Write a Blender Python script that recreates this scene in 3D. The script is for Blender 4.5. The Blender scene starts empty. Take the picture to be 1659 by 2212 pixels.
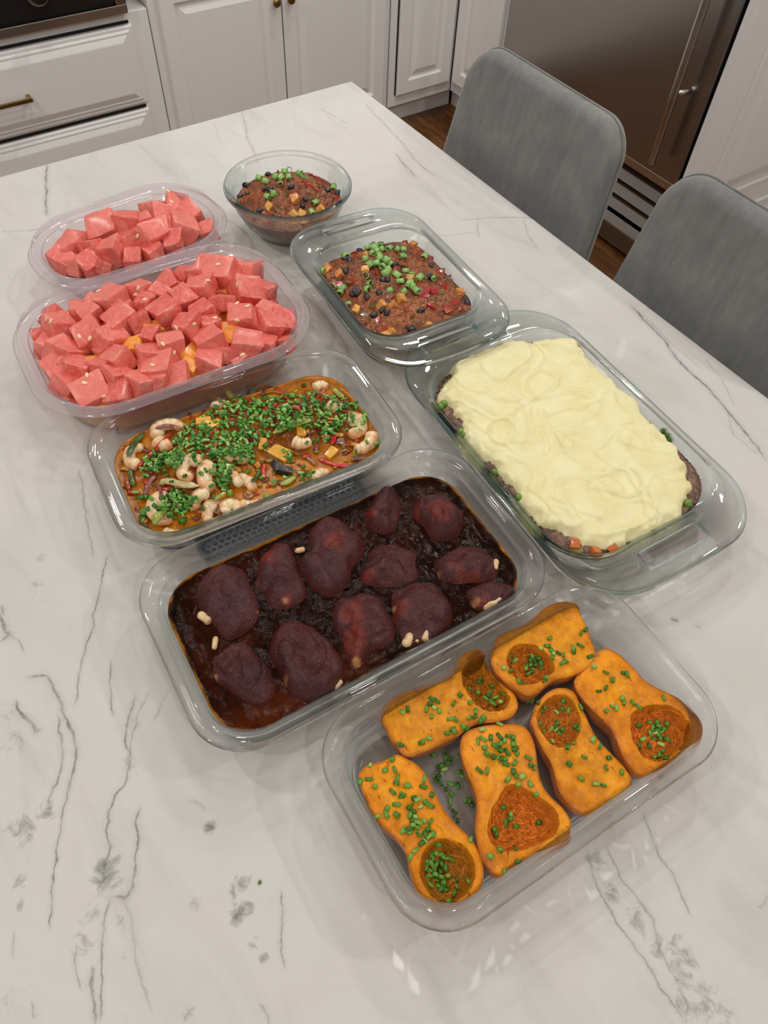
import bpy, math, random
import numpy as np
from mathutils import Matrix, Vector, Euler
from mathutils.bvhtree import BVHTree

SC = bpy.context.scene
COL = SC.collection
# ------------------------------------------------------------------ camera
# world: island top is z = 0, x runs along the back cabinets, y runs away from the photographer
FPX, IW, IH = 1611.09, 1659.0, 2212.0
CAM = np.array([0.0, 0.0, 0.755])
RC = np.array([[0.8278291282876573, -0.5597144620955825, 0.03766504054889648],
               [-0.43477654089067813, -0.6825729038724663, -0.5874211354643661],
               [0.3544972409619485, 0.4699084504668558, -0.8084044497219227]])   # right, down, forward
cam_data = bpy.data.cameras.new('camera')
cam = bpy.data.objects.new('camera', cam_data)
COL.objects.link(cam)
cam_data.sensor_fit = 'VERTICAL'
cam_data.sensor_height = 36.0
cam_data.sensor_width = 27.0
cam_data.lens = FPX * 36.0 / IH
cam_data.clip_start = 0.02
cam.matrix_world = Matrix(((RC[0][0], -RC[1][0], -RC[2][0], CAM[0]),
                           (RC[0][1], -RC[1][1], -RC[2][1], CAM[1]),
                           (RC[0][2], -RC[1][2], -RC[2][2], CAM[2]),
                           (0, 0, 0, 1)))
SC.camera = cam
# ------------------------------------------------------------------ world, exposure, ceiling lamps
w = bpy.data.worlds.new('world')
SC.world = w
w.use_nodes = True
w.node_tree.nodes['Background'].inputs['Color'].default_value = (1.0, 0.97, 0.93, 1)
w.node_tree.nodes['Background'].inputs['Strength'].default_value = 0.25
SC.view_settings.view_transform = 'Standard'
SC.view_settings.look = 'None'
SC.view_settings.gamma = 1.0
SC.view_settings.use_curve_mapping = False
SC.view_settings.exposure = 0.0
SC.cycles.max_bounces = 10
SC.cycles.transparent_max_bounces = 18
SC.cycles.transmission_bounces = 10
SC.cycles.glossy_bounces = 4
SC.cycles.diffuse_bounces = 4
SC.cycles.sample_clamp_indirect = 10.0
SC.cycles.blur_glossy = 0.5
SC.cycles.use_denoising = True
SC.cycles.use_adaptive_sampling = True
SC.cycles.adaptive_threshold = 0.035
CEIL = 1.78
FLOOR = -0.92
LIGHT_W = 7.4
LIGHT_SPOTS = [(0.62, 1.12, .36), (0.80, 2.02, .8), (1.85, 1.25, 1.2), (1.75, 2.2, 1.3), (0.78, 0.28, .3), (-0.75, 1.7, 1.4), (-0.95, 0.35, .9),
               (0.1, -1.0, 1.0), (-1.3, -1.0, 1.5), (2.1, -0.7, 2.0)]    # x, y, share of LIGHT_W; last three added to brighten cabinets and end panel
LIGHT_NAMES = ['above the chicken dish', 'above the far corner of the island', 'above the grey stools', 'in front of the corner cabinets', 'above the near half of the island',
               'between the tubs and the drawers', 'beyond the left side of the island', 'added as fill behind the photographer, middle one', 'added as fill behind the photographer, far left one', 'added as fill before the refrigerator end panel']

# ------------------------------------------------------------------ numeric helpers
def ray(px, py):
    return RC.T @ np.array([(px - IW / 2) / FPX, (py - IH / 2) / FPX, 1.0])
def onz(px, py, z):
    d = ray(px, py)
    return CAM + d * (z - CAM[2]) / d[2]
def mmpp(p):
    """metres per pixel at point p"""
    return float(RC[2] @ (np.asarray(p) - CAM)) / FPX
def lin(r, g, b):
    def f(c):
        c /= 255.0
        return c / 12.92 if c <= 0.04045 else ((c + 0.055) / 1.055) ** 2.4
    return (f(r), f(g), f(b), 1.0)
def hash3(ix, iy, iz, seed=0):
    h = (ix.astype(np.int64) * 374761393 + iy.astype(np.int64) * 668265263 + iz.astype(np.int64) * 1274126177 + seed * 974634221) & 0xffffffff
    h = ((h ^ (h >> 13)) * 1274126177) & 0xffffffff
    h = ((h ^ (h >> 15)) * 2246822519) & 0xffffffff
    return ((h ^ (h >> 16)) & 0xffffff) / float(0xffffff)
def vnoise(p, seed=0):
    p = np.asarray(p, float)
    i = np.floor(p)
    f = p - i
    f = f * f * f * (f * (f * 6 - 15) + 10)
    i = i.astype(np.int64)
    r = 0
    for dx in (0, 1):
        for dy in (0, 1):
            for dz in (0, 1):
                wgt = (f[:, 0] if dx else 1 - f[:, 0]) * (f[:, 1] if dy else 1 - f[:, 1]) * (f[:, 2] if dz else 1 - f[:, 2])
                r = r + wgt * hash3(i[:, 0] + dx, i[:, 1] + dy, i[:, 2] + dz, seed)
    return r * 2 - 1
def fbm(p, octaves=4, seed=0):
    p = np.asarray(p, float)
    a, s, t = 1.0, 0, 0
    for k in range(octaves):
        s = s + a * vnoise(p * 2 ** k + 17.3 * k, seed + k)
        t += a
        a *= 0.5
    return s / t
def v3(x, y, z=0.0):
    return np.stack([x, y, np.zeros_like(x) + z], 1)
def worley(x, y, cell, seed=0):
    u, v = x / cell, y / cell
    iu, iv = np.floor(u), np.floor(v)
    best = np.full(x.shape, 9.0)
    bid = np.zeros(x.shape)
    for dx in (-1, 0, 1):
        for dy in (-1, 0, 1):
            a, b = iu + dx, iv + dy
            z = np.zeros_like(a)
            d = np.hypot(a + hash3(a, b, z, seed) - u, b + hash3(a, b, z, seed + 7) - v)
            m = d < best
            best = np.where(m, d, best)
            bid = np.where(m, hash3(a, b, z, seed + 13), bid)
    return best, bid
def chaikin(P, n=2):
    P = np.asarray(P, float)
    for _ in range(n):
        Q = np.roll(P, -1, 0)
        P = np.stack([P * .75 + Q * .25, P * .25 + Q * .75], 1).reshape(-1, P.shape[1])
    return P
def sdpoly(x, y, P):
    """signed distance to a closed polygon, negative inside"""
    d = np.full(x.shape, 1e9)
    inside = np.zeros(x.shape, bool)
    n = len(P)
    for i in range(n):
        ax, ay = P[i][:2]
        bx, by = P[(i + 1) % n][:2]
        ex, ey = bx - ax, by - ay
        t = np.clip(((x - ax) * ex + (y - ay) * ey) / (ex * ex + ey * ey + 1e-18), 0, 1)
        d = np.minimum(d, (x - ax - t * ex) ** 2 + (y - ay - t * ey) ** 2)
        if ay != by:
            c = ((ay > y) != (by > y)) & (x < ex * (y - ay) / ey + ax)
            inside ^= c
    d = np.sqrt(d)
    return np.where(inside, -d, d)
def sdline(x, y, P):
    """distance to an open polyline, signed side, and arc position 0..1"""
    P = np.asarray(P, float)[:, :2]
    seg = np.hypot(*(P[1:] - P[:-1]).T)
    cum = np.r_[0, np.cumsum(seg)]
    d = np.full(x.shape, 1e9)
    s = np.ones(x.shape)
    t0 = np.zeros(x.shape)
    for i in range(len(P) - 1):
        ex, ey = P[i + 1] - P[i]
        t = np.clip(((x - P[i][0]) * ex + (y - P[i][1]) * ey) / (ex * ex + ey * ey), 0, 1)
        q = np.hypot(x - P[i][0] - t * ex, y - P[i][1] - t * ey)
        m = q < d
        d = np.where(m, q, d)
        s = np.where(m, np.sign(ex * (y - P[i][1]) - ey * (x - P[i][0])), s)
        t0 = np.where(m, (cum[i] + t * seg[i]) / cum[-1], t0)
    return d, s, t0
def smooth01(t):
    t = np.clip(t, 0, 1)
    return t * t * (3 - 2 * t)

# ------------------------------------------------------------------ object helpers
def me_new(name, V, F, mat=None, smooth=True, mats=None, midx=None):
    me = bpy.data.meshes.new(name)
    V = np.asarray(V, float)
    if isinstance(F, np.ndarray):
        me.vertices.add(len(V))
        me.vertices.foreach_set('co', V.astype(np.float32).ravel())
        n = F.shape[1]
        me.loops.add(F.size)
        me.loops.foreach_set('vertex_index', F.astype(np.int32).ravel())
        me.polygons.add(len(F))
        me.polygons.foreach_set('loop_start', (np.arange(len(F)) * n).astype(np.int32))
        me.update(calc_edges=True)
        me.validate()
    else:
        me.from_pydata([tuple(v) for v in V], [], [tuple(int(i) for i in f) for f in F])
        me.update()
    for m in (mats or ([mat] if mat else [])):
        me.materials.append(m)
    if midx is not None:
        me.polygons.foreach_set('material_index', np.asarray(midx, np.int32))
    if smooth:
        me.polygons.foreach_set('use_smooth', np.ones(len(me.polygons), bool))
    return me
def set_col(me, C, name='Col'):
    a = me.attributes.new(name, 'FLOAT_COLOR', 'POINT')
    C = np.asarray(C, np.float32)
    if C.shape[1] == 3:
        C = np.c_[C, np.ones(len(C), np.float32)]
    a.data.foreach_set('color', C.ravel())
def set_val(me, name, vals):
    a = me.attributes.new(name, 'FLOAT', 'POINT')
    a.data.foreach_set('value', np.asarray(vals, np.float32))
def tag(o, label=None, cat=None, group=None, kind=None):
    if label: o['label'] = label
    if cat: o['category'] = cat
    if group: o['group'] = group
    if kind: o['kind'] = kind
    return o
def link(name, data, parent=None, loc=None):
    o = bpy.data.objects.new(name, data)
    COL.objects.link(o)
    if parent is not None: o.parent = parent
    if loc is not None: o.location = loc
    return o
WORLD = {}
def empty(name, loc, label, cat, group=None):
    o = link(name, None, None, loc)
    o.empty_display_size = 0.02
    WORLD[o.name] = np.array(loc, float)
    return tag(o, label, cat, group)
def obj(name, V, F, mat, parent=None, smooth=True, origin=None, **k):
    """mesh from world coordinates; a child is stored relative to its parent's (unrotated) place"""
    V = np.asarray(V, float)
    base = WORLD[parent.name] if parent is not None else np.zeros(3)
    if parent is None and origin is None:
        origin = np.array([(V[:, 0].min() + V[:, 0].max()) / 2, (V[:, 1].min() + V[:, 1].max()) / 2, V[:, 2].min()])
    if origin is None:
        origin = base
    origin = np.asarray(origin, float)
    o = link(name, me_new(name, V - origin, F, mat, smooth, **k), parent, tuple(origin - base))
    WORLD[o.name] = origin
    return o
def smooth_angle(o, deg=35):
    me = o.data
    me.polygons.foreach_set('use_smooth', np.ones(len(me.polygons), bool))
    me.set_sharp_from_angle(angle=math.radians(deg))
    return o
def box(x0, x1, y0, y1, z0, z1, b=0.0):
    """box with chamfered edges when b > 0"""
    if b <= 0:
        V = [(x, y, z) for z in (z0, z1) for y in (y0, y1) for x in (x0, x1)]
        F = [(0, 2, 3, 1), (4, 5, 7, 6), (0, 1, 5, 4), (2, 6, 7, 3), (0, 4, 6, 2), (1, 3, 7, 5)]
        return V, F
    import bmesh
    bm = bmesh.new()
    bmesh.ops.create_cube(bm, size=1)
    for v in bm.verts:
        v.co = ((x0 + x1) / 2 + v.co.x * (x1 - x0), (y0 + y1) / 2 + v.co.y * (y1 - y0), (z0 + z1) / 2 + v.co.z * (z1 - z0))
    bmesh.ops.bevel(bm, geom=list(bm.edges), offset=b, segments=2, profile=0.6, affect='EDGES')
    V = [tuple(v.co) for v in bm.verts]
    F = [[v.index for v in f.verts] for f in bm.faces]
    bm.free()
    return V, F
def joinmesh(parts):
    V, F = [], []
    for v, f in parts:
        o = len(V)
        V += [tuple(a) for a in v]
        F += [tuple(i + o for i in q) for q in f]
    return V, F
def sweep(rings, cap0=True, cap1=True, closed=True):
    n = len(rings[0])
    V = np.concatenate(rings)
    F = []
    for k in range(len(rings) - 1):
        a, b = k * n, (k + 1) * n
        for i in range(n if closed else n - 1):
            j = (i + 1) % n
            F.append((a + i, a + j, b + j, b + i))
    if cap0: F.append(tuple(range(n - 1, -1, -1)))
    if cap1: F.append(tuple(range((len(rings) - 1) * n, len(rings) * n)))
    return V, F
def tube(path, radii, n=10, caps=True, flat=1.0, up=(0, 0, 1)):
    """tapered tube along a 3-D path; flat < 1 squashes the section along the frame's second axis"""
    P = np.asarray(path, float)
    T = np.gradient(P, axis=0)
    T /= np.linalg.norm(T, axis=1)[:, None] + 1e-12
    rings = []
    upv = np.asarray(up, float)
    for p, t, r in zip(P, T, radii):
        a = np.cross(t, upv)
        if np.linalg.norm(a) < 1e-5: a = np.cross(t, (1, 0.01, 0))
        a /= np.linalg.norm(a)
        b = np.cross(a, t)
        th = np.linspace(0, 2 * math.pi, n, endpoint=False)
        rings.append(p + r * (np.cos(th)[:, None] * a + flat * np.sin(th)[:, None] * b))
    return sweep(rings, caps, caps)

# ------------------------------------------------------------------ materials
class NT:
    def __init__(s, name):
        s.m = bpy.data.materials.new(name)
        s.m.use_nodes = True
        s.t = s.m.node_tree
        s.n, s.l = s.t.nodes, s.t.links
        s.bsdf = s.n['Principled BSDF']
        s.out = s.n['Material Output']
    def add(s, typ, **k):
        x = s.n.new('ShaderNode' + typ)
        for a, v in k.items():
            if a in x.bl_rna.properties: setattr(x, a, v)
        return x
    def set(s, node, **k):
        for a, v in k.items():
            node.inputs[a.replace('_', ' ')].default_value = v
        return node
    def link(s, a, b): s.l.new(a, b)
    def P(s, **k):
        for a, v in k.items():
            s.bsdf.inputs[a.replace('_', ' ')].default_value = v
    def coords(s, kind='Object', scale=None):
        c = s.add('TexCoord').outputs[kind]
        if scale is not None:
            mp = s.add('Mapping')
            mp.inputs['Scale'].default_value = scale
            s.link(c, mp.inputs['Vector'])
            c = mp.outputs['Vector']
        return c
    def noise(s, scale, detail=3.0, rough=0.55, vec=None, dist=0.0):
        x = s.add('TexNoise')
        x.inputs['Scale'].default_value = scale
        x.inputs['Detail'].default_value = detail
        x.inputs['Roughness'].default_value = rough
        x.inputs['Distortion'].default_value = dist
        if vec is not None: s.link(vec, x.inputs['Vector'])
        return x
    def ramp(s, fac, stops, interp='LINEAR'):
        r = s.add('ValToRGB')
        r.color_ramp.interpolation = interp
        e = r.color_ramp.elements
        while len(e) > 1: e.remove(e[-1])
        e[0].position, e[0].color = stops[0]
        for p, c in stops[1:]:
            q = e.new(p)
            q.color = c
        s.link(fac, r.inputs['Fac'])
        return r.outputs['Color']
    def math(s, op, a, b=None, clamp=False):
        x = s.add('Math', operation=op, use_clamp=clamp)
        for i, v in enumerate((a, b)):
            if v is None: continue
            if isinstance(v, (int, float)): x.inputs[i].default_value = v
            else: s.link(v, x.inputs[i])
        return x.outputs[0]
    def mix(s, fac, a, b, blend='MIX'):
        x = s.add('Mix', data_type='RGBA', blend_type=blend)
        for sock, v in ((x.inputs[0], fac), (x.inputs[6], a), (x.inputs[7], b)):
            if isinstance(v, (int, float)): sock.default_value = v
            elif isinstance(v, tuple): sock.default_value = v
            else: s.link(v, sock)
        return x.outputs[2]
    def bump(s, h, strength=0.3, dist=0.002, prev=None):
        b = s.add('Bump')
        b.inputs['Strength'].default_value = strength
        b.inputs['Distance'].default_value = dist
        s.link(h, b.inputs['Height'])
        if prev is not None: s.link(prev, b.inputs['Normal'])
        return b.outputs['Normal']
    def attr(s, name):
        a = s.add('Attribute')
        a.attribute_name = name
        return a
def simple(name, col, rough=0.5, metallic=0.0, bump=None, vary=None, coat=0.0, sss=0.0, rand=0.0, spec=None, attr=False):
    """principled with optional noise colour variation, per-object variation, attribute colour and bump"""
    t = NT(name)
    t.P(Roughness=rough, Metallic=metallic)
    if spec is not None: t.bsdf.inputs['Specular IOR Level'].default_value = spec
    if coat: t.P(Coat_Weight=coat, Coat_Roughness=0.08)
    if sss:
        t.bsdf.inputs['Subsurface Weight'].default_value = sss
        t.bsdf.inputs['Subsurface Radius'].default_value = (0.008, 0.004, 0.002)
        t.bsdf.inputs['Subsurface Scale'].default_value = 0.6
    c = None
    if attr:
        c = t.attr('Col').outputs['Color']
    if vary:
        nz = t.noise(vary[0], 4, 0.6, t.coords())
        lo, hi = vary[1], vary[2]
        r = t.ramp(nz.outputs['Fac'], [(0.32, lo), (0.68, hi)])
        c = t.mix(1.0, c, r, 'MULTIPLY') if c is not None else r
    if c is None:
        rgb = t.add('RGB')
        rgb.outputs[0].default_value = col
        c = rgb.outputs[0]
    if rand:
        oi = t.add('ObjectInfo').outputs['Random']
        hs = t.add('HueSaturation')
        t.link(t.math('ADD', t.math('MULTIPLY', oi, rand), 1 - rand / 2), hs.inputs['Value'])
        t.link(t.math('ADD', t.math('MULTIPLY', t.math('FRACT', t.math('MULTIPLY', oi, 7.31)), rand * 0.09), 0.5 - rand * 0.045), hs.inputs['Hue'])
        t.link(c, hs.inputs['Color'])
        c = hs.outputs['Color']
    t.link(c, t.bsdf.inputs['Base Color'])
    nrm = None
    for b in (bump or []):
        nz = t.noise(b[0], b[3] if len(b) > 3 else 3, 0.6, t.coords())
        nrm = t.bump(nz.outputs['Fac'], b[1], b[2], nrm)
    if nrm is not None:
        t.link(nrm, t.bsdf.inputs['Normal'])
        if coat: t.link(nrm, t.bsdf.inputs['Coat Normal'])
    return t.m
def glass_mat(name, edge, body, clear=0.95):
    """bakeware glass: nearly clear when looked through, coloured and refracting where it is seen edge on"""
    t = NT(name)
    lw = t.add('LayerWeight')
    lw.inputs['Blend'].default_value = 0.5
    f = lw.outputs['Facing']
    f3 = t.math('POWER', f, 3.0)
    tint = t.mix(f3, body, edge)
    tr = t.add('BsdfTransparent')
    t.link(tint, tr.inputs['Color'])
    rf = t.add('BsdfGlass')
    rf.inputs['IOR'].default_value = 1.47
    rf.inputs['Roughness'].default_value = 0.0
    t.link(tint, rf.inputs['Color'])
    mA = t.add('MixShader')
    t.link(t.math('SUBTRACT', 1.0, t.math('MULTIPLY', t.math('POWER', t.math('SUBTRACT', 1.0, f), 2.6), clear)), mA.inputs['Fac'])
    t.link(tr.outputs[0], mA.inputs[1])
    t.link(rf.outputs[0], mA.inputs[2])
    t.link(mA.outputs[0], t.out.inputs['Surface'])
    return t.m
def plastic_mat(name, col, clear):
    t = NT(name)
    tr = t.add('BsdfTransparent')
    tr.inputs['Color'].default_value = (0.97, 0.95, 0.96, 1)
    df = t.add('BsdfDiffuse')
    df.inputs['Color'].default_value = col
    tl = t.add('BsdfTranslucent')
    tl.inputs['Color'].default_value = col
    a = t.add('MixShader')
    a.inputs['Fac'].default_value = 0.5
    t.link(df.outputs[0], a.inputs[1]); t.link(tl.outputs[0], a.inputs[2])
    b = t.add('MixShader')
    lw = t.add('LayerWeight'); lw.inputs['Blend'].default_value = 0.35
    t.link(t.math('ADD', t.math('MULTIPLY', lw.outputs['Facing'], 0.18), 1 - clear, True), b.inputs['Fac'])
    t.link(tr.outputs[0], b.inputs[1]); t.link(a.outputs[0], b.inputs[2])
    gl = t.add('BsdfGlossy'); gl.inputs['Roughness'].default_value = 0.09
    lw2 = t.add('LayerWeight'); lw2.inputs['Blend'].default_value = 0.5
    c = t.add('MixShader')
    t.link(t.math('ADD', t.math('MULTIPLY', t.math('POWER', lw2.outputs['Facing'], 5.0), .8), .04), c.inputs['Fac'])
    t.link(b.outputs[0], c.inputs[1]); t.link(gl.outputs[0], c.inputs[2])
    t.link(c.outputs[0], t.out.inputs['Surface'])
    return t.m
M = {}
M['cabinet'] = simple('cabinet_paint', lin(246, 243, 240), 0.32)
M['wall'] = simple('wall_paint', lin(228, 224, 218), 0.6, bump=[(120, 0.05, 0.001)])
M['ceiling'] = simple('ceiling_paint', lin(238, 236, 232), 0.7, bump=[(90, 0.05, 0.001)])
M['steel'] = simple('brushed_steel', (0.42, 0.40, 0.38, 1), 0.22, 1.0)
M['steel_bright'] = simple('bright_steel', (0.62, 0.60, 0.58, 1), 0.2, 1.0)
M['black'] = simple('black_gap', lin(14, 13, 13), 0.6)
M['dark_panel'] = simple('oven_panel', lin(70, 66, 64), 0.22, 0.8)
M['brass'] = simple('aged_brass', (0.36, 0.25, 0.09, 1), 0.3, 1.0, bump=[(200, 0.1, 0.0005)])
M['leg_wood'] = simple('dark_leg', lin(52, 38, 28), 0.4)
M['lamp_trim'] = simple('lamp_trim', lin(240, 240, 240), 0.4)
def fabric():
    t = NT('grey_velvet')
    c = t.coords()
    st = t.noise(1.0, 4, 0.6, t.coords('Object', (90, 90, 5)))
    cl = t.noise(9, 4, 0.65, c)
    fine = t.noise(380, 2, 0.5, t.coords('Object', (1.6, 1.6, 0.35)))
    f = t.math('ADD', t.math('MULTIPLY', st.outputs['Fac'], 0.40), t.math('MULTIPLY', cl.outputs['Fac'], 0.60))
    t.link(t.ramp(f, [(0.34, lin(114, 115, 113)), (0.52, lin(128, 129, 127)), (0.68, lin(143, 142, 137))]), t.bsdf.inputs['Base Color'])
    t.P(Roughness=0.85, Sheen_Weight=0.55, Sheen_Roughness=0.4)
    t.bsdf.inputs['Sheen Tint'].default_value = lin(205, 203, 196)
    t.bsdf.inputs['Specular IOR Level'].default_value = 0.15
    n = t.bump(fine.outputs['Fac'], 0.25, 0.0008)
    n = t.bump(st.outputs['Fac'], 0.25, 0.002, n)
    t.link(n, t.bsdf.inputs['Normal'])
    return t.m
M['fabric'] = fabric()
def wood():
    t = NT('floor_plank_wood')
    c = t.coords('Object', (14, 1.2, 4))
    n = t.noise(3, 6, 0.65, c, 1.2)
    oi = t.add('ObjectInfo').outputs['Random']
    a = t.ramp(n.outputs['Fac'], [(0.25, lin(58, 34, 17)), (0.5, lin(104, 64, 30)), (0.75, lin(146, 96, 48))])
    hs = t.add('HueSaturation')
    t.link(t.math('ADD', t.math('MULTIPLY', oi, 0.6), 0.62), hs.inputs['Value'])
    t.link(a, hs.inputs['Color'])
    t.link(hs.outputs['Color'], t.bsdf.inputs['Base Color'])
    t.P(Roughness=0.28)
    t.link(t.bump(n.outputs['Fac'], 0.15, 0.001), t.bsdf.inputs['Normal'])
    return t.m
M['wood'] = wood()
M['glass'] = glass_mat('clear_bakeware_glass', (0.52, 0.77, 0.82, 1), (0.985, 0.992, 0.990, 1))
M['glass_green'] = glass_mat('greenish_bakeware_glass', (0.48, 0.76, 0.78, 1), (0.975, 0.988, 0.984, 1))
M['plastic'] = plastic_mat('frosted_plastic', lin(248, 242, 245), 0.955)
M['plastic_rim'] = plastic_mat('pink_tinted_plastic_rim', lin(250, 243, 248), 0.84)

def marble():
    t = NT('veined_quartzite')
    c = t.coords('Object')
    big = t.noise(3.2, 4, 0.6, c, 0.4)
    base = t.ramp(big.outputs['Fac'], [(0.3, lin(214, 207, 203)), (0.47, lin(216, 212, 208)), (0.62, lin(208, 205, 198)), (0.75, lin(217, 215, 211))])
    # faint streaks that run away from the viewer
    mp = t.coords('Object', (9.0, 2.2, 1.0))
    st = t.noise(2.0, 5, 0.6, mp, 0.8)
    base = t.mix(t.math('MULTIPLY', t.ramp(st.outputs['Fac'], [(0.53, (0, 0, 0, 1)), (0.75, (1, 1, 1, 1))]), 0.55), base, lin(192, 188, 180))
    # veins: signed distance carried by the mesh, wandering added here
    wob = t.noise(26, 5, 0.65, c)
    wob2 = t.noise(120, 4, 0.6, c)
    wmid = t.noise(52, 4, 0.65, c)
    off = t.math('ADD', t.math('ADD', t.math('MULTIPLY', t.math('SUBTRACT', wob.outputs['Fac'], 0.5), 0.007), t.math('MULTIPLY', t.math('SUBTRACT', wmid.outputs['Fac'], 0.5), 0.0045)),
                 t.math('MULTIPLY', t.math('SUBTRACT', wob2.outputs['Fac'], 0.5), 0.0032))
    brk = t.ramp(t.noise(45, 4, 0.7, c).outputs['Fac'], [(0.36, (0.25, 0.25, 0.25, 1)), (0.6, (1, 1, 1, 1))])
    for k in range(3):
        d = t.attr('vein_d%d' % k).outputs['Fac']
        wd = t.math('MULTIPLY', t.attr('vein_w%d' % k).outputs['Fac'], t.math('ADD', t.math('MULTIPLY', t.noise(70, 3, .6, c).outputs['Fac'], 1.8), .35))
        s = t.attr('vein_s%d' % k).outputs['Fac']
        dd = t.math('ABSOLUTE', t.math('ADD', d, off))
        line = t.math('SUBTRACT', 1.0, t.math('DIVIDE', dd, wd), True)
        halo = t.math('SUBTRACT', 1.0, t.math('DIVIDE', dd, t.math('MULTIPLY', wd, 5.0)), True)
        v = t.math('MULTIPLY', t.math('MULTIPLY', t.math('POWER', line, 0.8), s), brk)
        h = t.math('MULTIPLY', t.math('MULTIPLY', t.math('POWER', halo, 1.6), s), 0.36)
        base = t.mix(h, base, lin(142, 146, 141))
        base = t.mix(v, base, lin(78, 84, 82))
    # mineral clouds: speckled grey-green patches where the stone is brecciated
    cl = t.attr('cloud').outputs['Fac']
    cn = t.noise(60, 7, 0.72, c, 1.0)
    cn2 = t.noise(16, 4, 0.6, c, 1.5)
    thr = t.math('SUBTRACT', t.math('ADD', t.math('MULTIPLY', cn.outputs['Fac'], 0.75), t.math('MULTIPLY', cn2.outputs['Fac'], 0.45)), 0.60)
    k = t.math('MULTIPLY', t.math('ADD', t.math('MULTIPLY', thr, 5.0), t.math('SUBTRACT', t.math('MULTIPLY', cl, 1.2), 0.55)), t.math('MINIMUM', t.math('MULTIPLY', cl, 2.0), 1.0), True)
    base = t.mix(t.math('MULTIPLY', k, 0.75), base, lin(104, 108, 101))
    t.link(base, t.bsdf.inputs['Base Color'])
    t.P(Roughness=0.05)
    t.bsdf.inputs['Specular IOR Level'].default_value = 0.5
    return t.m
M['marble'] = marble()
# ================================================================== room shell
RX0, RX1, RY0, RY1 = -2.6, 2.86, -2.6, 3.32
def struct(name, b, mat, **k):
    V, F = box(*b)
    return tag(obj(name, V, F, mat, smooth=False), kind='structure')
floor = struct('floor', (RX0, RX1, RY0, RY1, FLOOR - 0.06, FLOOR - 0.012), M['leg_wood'])
struct('ceiling', (RX0, RX1, RY0, RY1, CEIL, CEIL + 0.06), M['ceiling'])
struct('wall_back', (RX0, RX1, RY1, RY1 + 0.08, FLOOR, CEIL), M['wall'])
struct('wall_front', (RX0, RX1, RY0 - 0.08, RY0, FLOOR, CEIL), M['wall'])
struct('wall_left', (RX0 - 0.08, RX0, RY0, RY1, FLOOR, CEIL), M['wall'])
struct('wall_right', (RX1, RX1 + 0.08, RY0, RY1, FLOOR, CEIL), M['wall'])
# floor boards, one mesh shared; they run along y
pw, pl = 0.118, 1.46
V, F = box(-pw / 2 + .0008, pw / 2 - .0008, -pl / 2 + .0008, pl / 2 - .0008, -0.012, 0.0, 0.0015)
plank_me = me_new('plank', V, F, M['wood'], False)
fo = Vector(floor.location)
rnd = random.Random(3)
nx = int((RX1 - RX0) / pw)
for i in range(nx):
    x = RX0 + (i + .5) * pw
    off = rnd.random() * pl
    y = RY0 + off - pl / 2
    while y < RY1 + pl / 2:
        ya, yb = max(y - pl / 2, RY0 + .002), min(y + pl / 2, RY1 - .002)   # boards are cut to fit at the walls
        if x > -0.2 and yb > -1.2 and yb - ya > .08:
            o = link('plank', plank_me, floor, Vector((x, (ya + yb) / 2, FLOOR)) - fo)
            o.scale = (1, (yb - ya) / pl, 1)
        y += pl

# ---- ceiling downlights: lamps of the room, plus three added as fill
for (x, y, share), where in zip(LIGHT_SPOTS, LIGHT_NAMES):
    e = empty('ceiling_downlight', (x, y, CEIL), 'round white ceiling downlight ' + where, 'ceiling light', 'downlights in the ceiling')
    n = 24
    a = np.linspace(0, 2 * math.pi, n, endpoint=False)
    ringf = lambda r, z: np.stack([x + r * np.cos(a), y + r * np.sin(a), np.full(n, z)], 1)
    V, F = sweep([ringf(.075, CEIL - .001), ringf(.098, CEIL - .001), ringf(.095, CEIL - .008), ringf(.078, CEIL - .008), ringf(.075, CEIL - .001)], False, False)
    obj('trim_ring', V, F, M['lamp_trim'], e)
    ld = bpy.data.lights.new('downlight', 'AREA')
    ld.shape = 'DISK'
    ld.size = 0.14
    ld.energy = LIGHT_W * share
    ld.cycles.is_caustics_light = True
    ld.color = (1.0, 0.985, 0.962)
    l = link('downlight', ld, None, (x, y, CEIL - .012))

# ================================================================== kitchen units
def panel(name, u0, u1, v0, v1, prof, fmap, mat, parent):
    """nested rectangles (inset, height) -> one panelled front; fmap turns (u, v, d) into world"""
    rings = []
    for ins, d in prof:
        rings.append(np.array([fmap(u0 + ins, v0 + ins, d), fmap(u1 - ins, v0 + ins, d), fmap(u1 - ins, v1 - ins, d), fmap(u0 + ins, v1 - ins, d)]))
    V, F = sweep(rings, True, True)
    o = obj(name, V, F, mat, parent, smooth=False)
    return o
DOOR_P = [(0, 0), (0, .016), (.004, .020), (.052, .020), (.056, .016), (.062, .0125), (.068, .012), (.086, .0185), (.090, .0200), (.094, .0200)]
DRAW_P = [(0, 0), (0, .010), (.004, .013), (.012, .0135), (.016, .016), (.019, .017), (.024, .0165), (.040, .0225), (.044, .0235)]
YF = 2.69
bmap = lambda u, v, d: (u, YF - d, v)
def knob(parent, p, direction):
    d = np.array(direction, float)
    path = [np.array(p) + d * s for s in (0, .006, .010, .014, .019, .024, .026)]
    V, F = tube(path, [.006, .005, .006, .014, .016, .013, .004], 16)
    return obj('knob', V, F, M['brass'], parent)
def bar_handle(parent, u0, u1, z):
    y = YF - .0235
    parts = [box(u0, u1, y - .036, y - .025, z - .0055, z + .0055, .001),
             box(u0, u0 + .011, y - .0255, y + .0005, z - .0055, z + .0055, .0008),
             box(u1 - .011, u1, y - .0255, y + .0005, z - .0055, z + .0055, .0008)]
    V, F = joinmesh(parts)
    return obj('handle', V, F, M['brass'], parent, smooth=False)
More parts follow.
